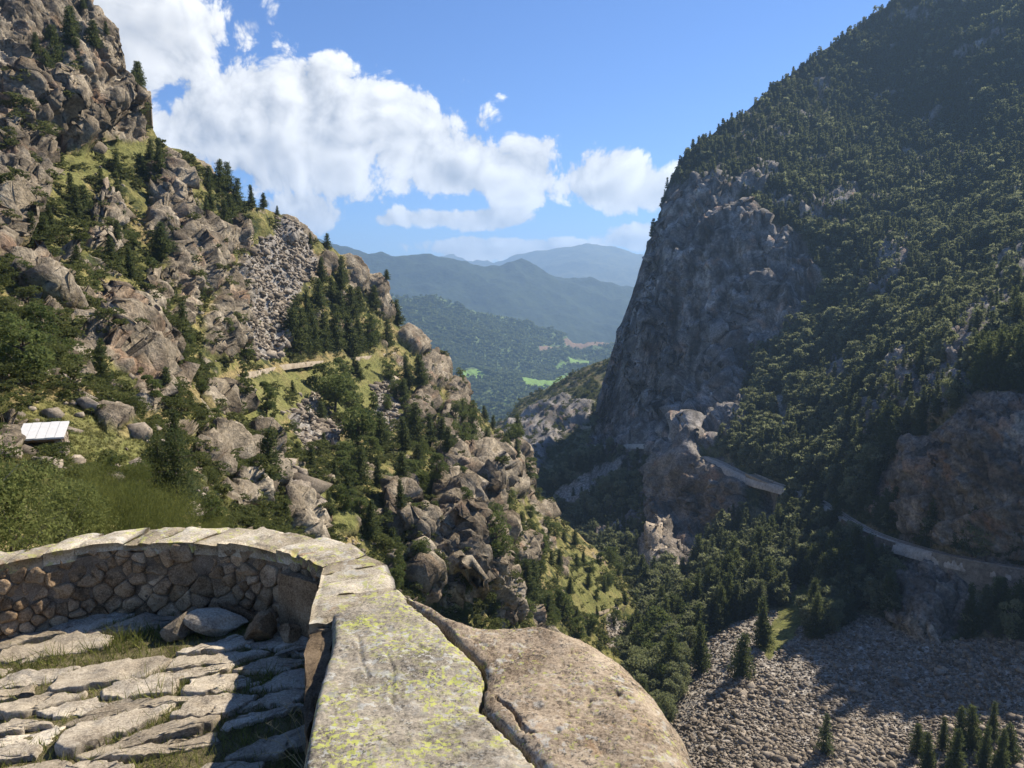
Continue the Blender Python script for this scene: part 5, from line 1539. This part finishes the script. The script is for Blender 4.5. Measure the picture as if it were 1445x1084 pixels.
def put_boulder(S, px, py, wpx, label, group):
    r, c = S.lookup(px, py); p = S.P[int(r), int(c)]
    w = wpx / FPX * float(np.linalg.norm(p)) * 0.62
    o = bpy.data.objects.new('boulder', BOULD[g4.randrange(6)]); COL.objects.link(o)
    o.location = (p[0], p[1], p[2] + 0.1 * w); o.rotation_euler = (g4.gauss(0, .3), g4.gauss(0, .3), g4.uniform(0, 6.28)); o.scale = (w, w * g4.uniform(.8, 1.1), w * g4.uniform(.8, 1.2))
    tag(o, label, 'boulder', group)
for a, b, w in [(133, 218, 30), (100, 552, 18), (80, 548, 16), (405, 490, 22), (408, 480, 16), (450, 605, 14), (462, 602, 10), (446, 622, 16), (322, 318, 22), (312, 300, 16), (425, 395, 12), (433, 372, 12), (470, 470, 12), (440, 455, 14),
                (400, 345, 10), (410, 360, 9), (420, 352, 8), (395, 330, 9), (430, 352, 10), (415, 338, 8), (385, 322, 8), (440, 365, 9), (118, 300, 24), (60, 236, 20), (175, 640, 8), (150, 645, 7), (350, 655, 14), (385, 650, 10), (160, 305, 24), (215, 640, 14)]:
    put_boulder(L, a, b, w, ('large ' if w > 15 else 'small ' if w < 10 else '') + 'pale angular boulder ' + left_place(a, b), 'boulders on the sunlit hillside')
for a, b, w in [(1315, 985, 14), (1338, 975, 10), (1350, 968, 9), (1310, 965, 9), (1368, 972, 12), (1240, 1035, 16), (1262, 1042, 10), (1200, 1030, 10), (1197, 1050, 9), (1390, 940, 9), (1140, 1060, 10), (1080, 1075, 12), (1020, 1060, 9), (1290, 1000, 8),
                (1330, 1000, 9), (1410, 985, 12), (1420, 960, 10), (1380, 1000, 9), (1270, 960, 9), (1230, 985, 8), (1005, 905, 9), (980, 920, 10)]:
    put_boulder(R, a, b, w, 'large stone lying on the scree below the railway', 'large stones on the scree')

# ------------------------------------------------------------------ hut with a white roof
def simple_mat(name, col, rough=0.8, var=0.15, scale=6.0):
    m, T, out = new_mat(name)
    P = T.put('ShaderNodeTexCoord').outputs['Object']
    n = T.noise(P, scale, 4, 0.65)
    c = T.mix(n, tuple(q * (1 - var) for q in col), tuple(min(1, q * (1 + var)) for q in col))
    finish(T, out, c, rough, n, 0.4, 0.01, 0.2)
    return m
WHITE = simple_mat('white_sheet_roof', (0.62, 0.61, 0.58), 0.6, 0.14, 3)
HUTSTONE = stone_mat('hut_stone', [(0.10, 0.08, 0.06), (0.20, 0.165, 0.125), (0.29, 0.24, 0.185), (0.40, 0.34, 0.27)], 0.5, None, 0.03)
TIMBER = simple_mat('timber', (0.16, 0.11, 0.07), 0.85, 0.3, 20)
hr, hc = L.lookup(67, 630)
hp_ = L.P[int(hr), int(hc)]
hut = bpy.data.objects.new('hut', None); COL.objects.link(hut)
hut.location = hp_ + np.array([0, 0, 0.35]); hut.rotation_euler = (0, 0, math.radians(21)); hut.scale = (0.78, 0.78, 0.78)
tag(hut, 'small open-fronted stone hut with a white sheet roof on the turf', 'hut')
def hobj(name, mb, mat, parent=hut):
    return obj(name, mb.mesh(name), mat, parent)
def rubble_wall(name, cx, cy, sx, sy, h0, h1, seed):
    gq = random.Random(seed)
    core_ = MB(); core_.box((cx, cy, (h0 + h1) / 2), sx * 0.86, sy * 0.86, h1 - h0)
    w_ = hobj(name, core_, HUTSTONE)
    z = h0
    while z < h1 - 0.02:
        hh = min(gq.uniform(0.12, 0.22), h1 - z)
        n_ = max(1, int(max(sx, sy) / 0.35))
        for q in range(n_):
            f = (q + 0.5 + gq.uniform(-.1, .1)) / n_ - 0.5
            c = MB()
            jx, jy = gq.uniform(-.03, .03), gq.uniform(-.03, .03)
            if sx >= sy: c.box((cx + f * sx, cy + jy, z + hh / 2), sx / n_ * 0.95, sy * gq.uniform(.95, 1.08), hh * 0.92, gq.uniform(-.08, .08))
            else: c.box((cx + jx, cy + f * sy, z + hh / 2), sx * gq.uniform(.95, 1.08), sy / n_ * 0.95, hh * 0.92, gq.uniform(-.08, .08))
            hobj('stone', c, HUTSTONE, w_)
        z += hh
rubble_wall('side_wall', -1.25, 0.6, 0.42, 1.9, -0.6, 1.02, 1)
rubble_wall('side_wall', 1.22, 0.6, 0.42, 1.9, -0.6, 0.98, 2)
rubble_wall('back_wall', 0, 1.45, 2.1, 0.35, -0.3, 1.3, 3)
rubble_wall('pillar', -1.12, -0.55, 0.34, 0.34, -0.7, 0.85, 4)
rubble_wall('pillar', 1.12, -0.55, 0.5, 0.45, -0.7, 0.85, 5)
rf = MB()
rf.hexa([(-1.5, -0.85, 0.93), (1.5, -0.85, 0.93), (1.5, 1.75, 1.62), (-1.5, 1.75, 1.62), (-1.5, -0.85, 0.98), (1.5, -0.85, 0.98), (1.5, 1.75, 1.67), (-1.5, 1.75, 1.67)])
roof = hobj('roof', rf, WHITE)
for q in range(5):
    b_ = MB(); x0, x1 = -1.5 + q * 0.6 + 0.012, -0.9 + q * 0.6 - 0.012; dz = 0.012 + 0.016 * (q % 2); sl_ = 0.02 * math.sin(q * 2.3)
    b_.hexa([(x0, -0.93 + sl_, 0.985 + dz - 0.02), (x1, -0.93 + sl_, 0.985 + dz - 0.02), (x1, 1.78 + sl_, 1.69 + dz), (x0, 1.78 + sl_, 1.69 + dz), (x0, -0.93 + sl_, 1.0 + dz - 0.02), (x1, -0.93 + sl_, 1.0 + dz - 0.02), (x1, 1.78 + sl_, 1.705 + dz), (x0, 1.78 + sl_, 1.705 + dz)])
    obj('roof_sheet', b_.mesh('roof_sheet'), WHITE, roof)
for q in range(4):
    b_ = MB(); x_ = -1.15 + q * 0.76
    b_.hexa([(x_ - .05, -0.98, 0.80), (x_ + .05, -0.98, 0.80), (x_ + .05, 1.70, 1.51), (x_ - .05, 1.70, 1.51), (x_ - .05, -0.98, 0.89), (x_ + .05, -0.98, 0.89), (x_ + .05, 1.70, 1.60), (x_ - .05, 1.70, 1.60)])
    obj('rafter', b_.mesh('rafter'), TIMBER, roof)
b_ = MB(); b_.box((0, -0.62, 0.76), 2.9, 0.14, 0.14); hobj('front_beam', b_, TIMBER)
b_ = MB(); b_.box((0, -0.90, 0.93), 3.02, 0.05, 0.10); obj('eaves_board', b_.mesh('eaves_board'), WHITE, roof)

# ------------------------------------------------------------------ trail, railway, viaduct, stream
def ribbon_pts(S, px, n, field=None):
    pts = resample(np.array(px, float), n)
    r, c = S.lookup(pts[:, 0], pts[:, 1])
    Q = S.P[r, c].copy()
    k = max(3, n // 12) | 1
    ker = np.ones(k) / k
    Qp = np.pad(Q, ((k // 2, k // 2), (0, 0)), 'edge')
    Y = np.convolve(Qp[:, 1], ker, 'valid')
    Q = at(pts[:, 0], pts[:, 1], Y)
    z = np.convolve(np.pad(Q[:, 2], k // 2, 'edge'), ker, 'valid')
    Q[:, 2] = z
    return Q
def ledge(name, Q, width, drop, mat, inner=0.6, lift=0.25):
    """a level strip along a slope with a steep outer side"""
    t = np.gradient(Q, axis=0); t[:, 2] = 0; t = unit(t)
    nrm = np.stack([-t[:, 1], t[:, 0], 0 * t[:, 0]], -1)
    nrm[(nrm * Q * np.array([1, 1, 0])).sum(1) > 0] *= -1            # outward = towards the viewer's side
    up_ = np.array([0, 0, lift])
    rows = np.stack([Q - nrm * inner + up_, Q + nrm * (width - inner) + up_, Q + nrm * (width - inner + 0.15 * drop) + up_ - np.array([0, 0, drop])], 0)
    return rows, nrm
TRAILM = stone_mat('trail_earth', [(0.16, 0.125, 0.085), (0.25, 0.205, 0.145), (0.32, 0.27, 0.20), (0.42, 0.36, 0.28)], 0.12, None, 0.05)
BALLAST = stone_mat('ballast', [(0.24, 0.21, 0.17), (0.36, 0.32, 0.265), (0.46, 0.41, 0.345), (0.57, 0.52, 0.44)], 0.15, None, 0.05)
RETAIN = stone_mat('retaining_masonry', [(0.10, 0.085, 0.07), (0.19, 0.165, 0.135), (0.25, 0.22, 0.18), (0.33, 0.30, 0.25)], 0.12, None, 0.08)
STEEL = simple_mat('rusty_rail', (0.12, 0.085, 0.065), 0.5, 0.2, 4)
WATER, T, out = new_mat('stream_water')
pw = finish(T, out, (0.03, 0.05, 0.045), 0.08, T.noise(T.put('ShaderNodeNewGeometry').outputs['Position'], 1.5, 3, 0.6), 0.5, 0.15, 0.5)
for nm, S, pts, w_, dr, n in (('trail', L, TRAIL, 1.5, 1.2, 90), ('trail', L, TRAIL_LOW, 1.6, 0.8, 20), ('road', S3, [(700, 596), (716, 593), (730, 592), (741, 591)], 8, 6, 20), ('road', S3, [(812, 604), (822, 601), (834, 600)], 9, 6, 16)):
    rows, _ = ledge(nm, ribbon_pts(S, pts[2:] if S is L and n == 90 else pts, n), w_, dr, TRAILM)
    obj(nm, mesh_np(nm, rows.reshape(-1, 3), grid_faces(3, rows.shape[1])), TRAILM, kind='structure')
def rail_line(px, n): return ribbon_pts(R, px, n)
Q = rail_line(RAIL, 220)
rows, nrm = ledge('railway', Q, 5.4, 3.0, BALLAST, 1.2, 1.0)
jz = fbm(rows[2] / 3, 3, 751)
rows[2] += nrm * (jz * 0.8)[:, None]
bed = obj('railway', mesh_np('railway', rows.reshape(-1, 3), grid_faces(3, rows.shape[1])), BALLAST, kind='structure')
for off in (0.9, 1.9):
    m_ = MB(); line = Q + nrm * off + np.array([0, 0, 1.06])
    m_.tube(line[20:], [0.09] * len(line[20:]), 4)
    obj('rail', m_.mesh('rail'), STEEL, bed)
def retaining(i0, i1, h_, label):
    k = np.arange(i0, i1)
    a = Q[k] + nrm[k] * 4.25 + np.array([0, 0, 1.25])
    tp = np.stack([a - nrm[k] * 0.5, a, a + nrm[k] * 0.12 * h_ - np.array([0, 0, h_]), a - nrm[k] * 0.6 - np.array([0, 0, h_])], 0)
    rowsn = 14
    G = np.concatenate([tp[0:1], a[None] + (tp[2] - a)[None] * np.linspace(0, 1, rowsn)[:, None, None]], 0)
    G[1:] += nrm[k][None] * (0.12 * fbm(G[1:] / 0.9, 2, 761))[..., None]
    e = obj('retaining_wall', mesh_np('retaining_wall', G.reshape(-1, 3), grid_faces(*G.shape[:2])), RETAIN, label=label, cat='wall')
    cp = MB()
    for q in range(0, len(k) - 1, 1):
        p0, p1 = a[q], a[q + 1]; n0 = nrm[k[q]]
        cp.hexa([p0 - n0 * .55, p1 - n0 * .55, p1 + n0 * .1, p0 + n0 * .1] + [v + np.array([0, 0, .18]) for v in (p0 - n0 * .55, p1 - n0 * .55, p1 + n0 * .1, p0 + n0 * .1)])
    obj('coping', cp.mesh('coping'), BALLAST, e)
pxq, pyq, _ = project(Q)
def idx(px_): return int(np.argmin(np.abs(pxq - px_)))
retaining(idx(1205), idx(1285), 8.0, 'stone retaining wall under the sunlit bend of the railway')
retaining(idx(1330), idx(1500), 9.0, 'long shaded stone retaining wall carrying the railway past the crag')
retaining(idx(935), idx(975), 7.0, 'small pale retaining wall of the railway beside the gorge cliff')
# viaduct over the gully
i0, i1 = idx(1064), idx(1104)
p0, p1 = Q[i0] + nrm[i0] * 1.6, Q[i1] + nrm[i1] * 1.6
vl = float(np.linalg.norm((p1 - p0)[:2])); va = math.atan2(p1[1] - p0[1], p1[0] - p0[0])
via = bpy.data.objects.new('viaduct', None); COL.objects.link(via); via.location = (p0 + p1) / 2; via.rotation_euler = (0, 0, va)
tag(via, 'short single-arch railway viaduct spanning a dark gully beside a sunlit crag', 'viaduct')
m_ = MB(); m_.box((0, 0, 0.72), vl + 3, 4.4, 0.7); obj('deck', m_.mesh('deck'), BALLAST, via)
for sgn in (-1, 1):
    m_ = MB(); m_.box((sgn * (vl / 2 + 0.2), 0, -6), 3.0, 4.0, 12.2); obj('pier', m_.mesh('pier'), RETAIN, via)
    m_ = MB(); m_.box((0, sgn * 2.25, 1.35), vl + 3, 0.25, 0.7); obj('parapet', m_.mesh('parapet'), BALLAST, via)
ar = MB(); n_ = 12; rr_ = vl / 2 - 1.3
for q in range(n_):
    t0, t1 = math.pi * q / n_, math.pi * (q + 1) / n_
    f = lambda t, k: (rr_ * math.cos(t), k, -rr_ * 0.75 + rr_ * 0.75 * math.sin(t) - 0.05)
    tz = 0.40
    a0, b0 = f(t0, -2), f(t1, -2); a1, b1_ = f(t0, 2), f(t1, 2)
    ar.hexa([a0, b0, b1_, a1, (a0[0], -2, tz), (b0[0], -2, tz), (b1_[0], 2, tz), (a1[0], 2, tz)])
obj('arch', ar.mesh('arch'), RETAIN, via)
# line-side masts
for px_ in (1030, 1120, 1206, 1287, 1375):
    k = idx(px_); p = Q[k] + nrm[k] * (-0.6) + np.array([0, 0, 0.4])
    m_ = MB(); m_.tube([(0, 0, 0), (0, 0, 5.6)], [0.14, 0.09], 6)
    e = bpy.data.objects.new('catenary_mast', None); COL.objects.link(e); e.location = p; e.rotation_euler = (0, 0, math.atan2(nrm[k][1], nrm[k][0]))
    tag(e, 'thin steel catenary mast standing beside the railway track', 'mast', 'catenary masts along the railway')
    obj('pole', m_.mesh('pole'), STEEL, e)
    m_ = MB(); m_.tube([(0, 0, 5.0), (2.2, 0, 5.3)], [0.06, 0.05], 5); obj('bracket', m_.mesh('bracket'), STEEL, e)
# stream and footbridge at the bottom of the gorge
SQ = ribbon_pts(R, [(862, 776), (880, 793), (893, 810), (902, 832), (912, 858), (908, 885), (918, 915), (935, 960), (950, 1010)], 60)
t = unit(np.gradient(SQ, axis=0) * np.array([1, 1, 0])); nr_ = np.stack([-t[:, 1], t[:, 0], 0 * t[:, 0]], -1)
wv = (2.2 + 0.8 * fbm(SQ / 9, 2, 771))[:, None]
rows = np.stack([SQ - nr_ * wv, SQ, SQ + nr_ * wv], 0) + np.array([0, 0, 0.9])
obj('stream', mesh_np('stream', rows.reshape(-1, 3), grid_faces(3, rows.shape[1]), True), WATER, kind='structure')
rc_ = rng.integers(0, len(SQ), 420); of = rng.normal(0, 3.2, 420)
mass('stream_stones', SCREE_LIT, ROCKP, SQ[rc_] + nr_[rc_] * of[:, None] + np.array([0, 0, 0.5]), 1.1 * np.exp(rng.normal(0, 0.4, 420)), label='pale stones lining the stream at the gorge bottom', cat='stones', widen=np.full(420, 1.2), seed=66, sink=-0.1)
bp = SQ[int(len(SQ) * 0.17)] + np.array([0, 0, 2.6])
br = bpy.data.objects.new('footbridge', None); COL.objects.link(br); br.location = bp; br.rotation_euler = (0, 0, math.radians(8))
tag(br, 'small pale arched stone bridge over the stream at the gorge bottom', 'bridge')
def arch_strip(y0, y1, zt, zb, w_):
    m_ = MB(); n_ = 14
    for q in range(n_):
        x0, x1 = -w_ + 2 * w_ * q / n_, -w_ + 2 * w_ * (q + 1) / n_
        zf = lambda x: 0.9 * (1 - (x / w_) ** 2)
        lo = lambda x: max(-2.2, zf(x) - zb - 1.6 * (x / w_) ** 4)
        m_.hexa([(x0, y0, lo(x0)), (x1, y0, lo(x1)), (x1, y1, lo(x1)), (x0, y1, lo(x0)), (x0, y0, zf(x0) + zt), (x1, y0, zf(x1) + zt), (x1, y1, zf(x1) + zt), (x0, y1, zf(x0) + zt)])
    return m_
obj('deck', arch_strip(-1.1, 1.1, 0.0, 0.45, 4.2).mesh('deck'), BALLAST, br)
for y0 in (-1.35, 1.1): obj('parapet', arch_strip(y0, y0 + 0.25, 0.55, 0.5, 4.2).mesh('parapet'), BALLAST, br)
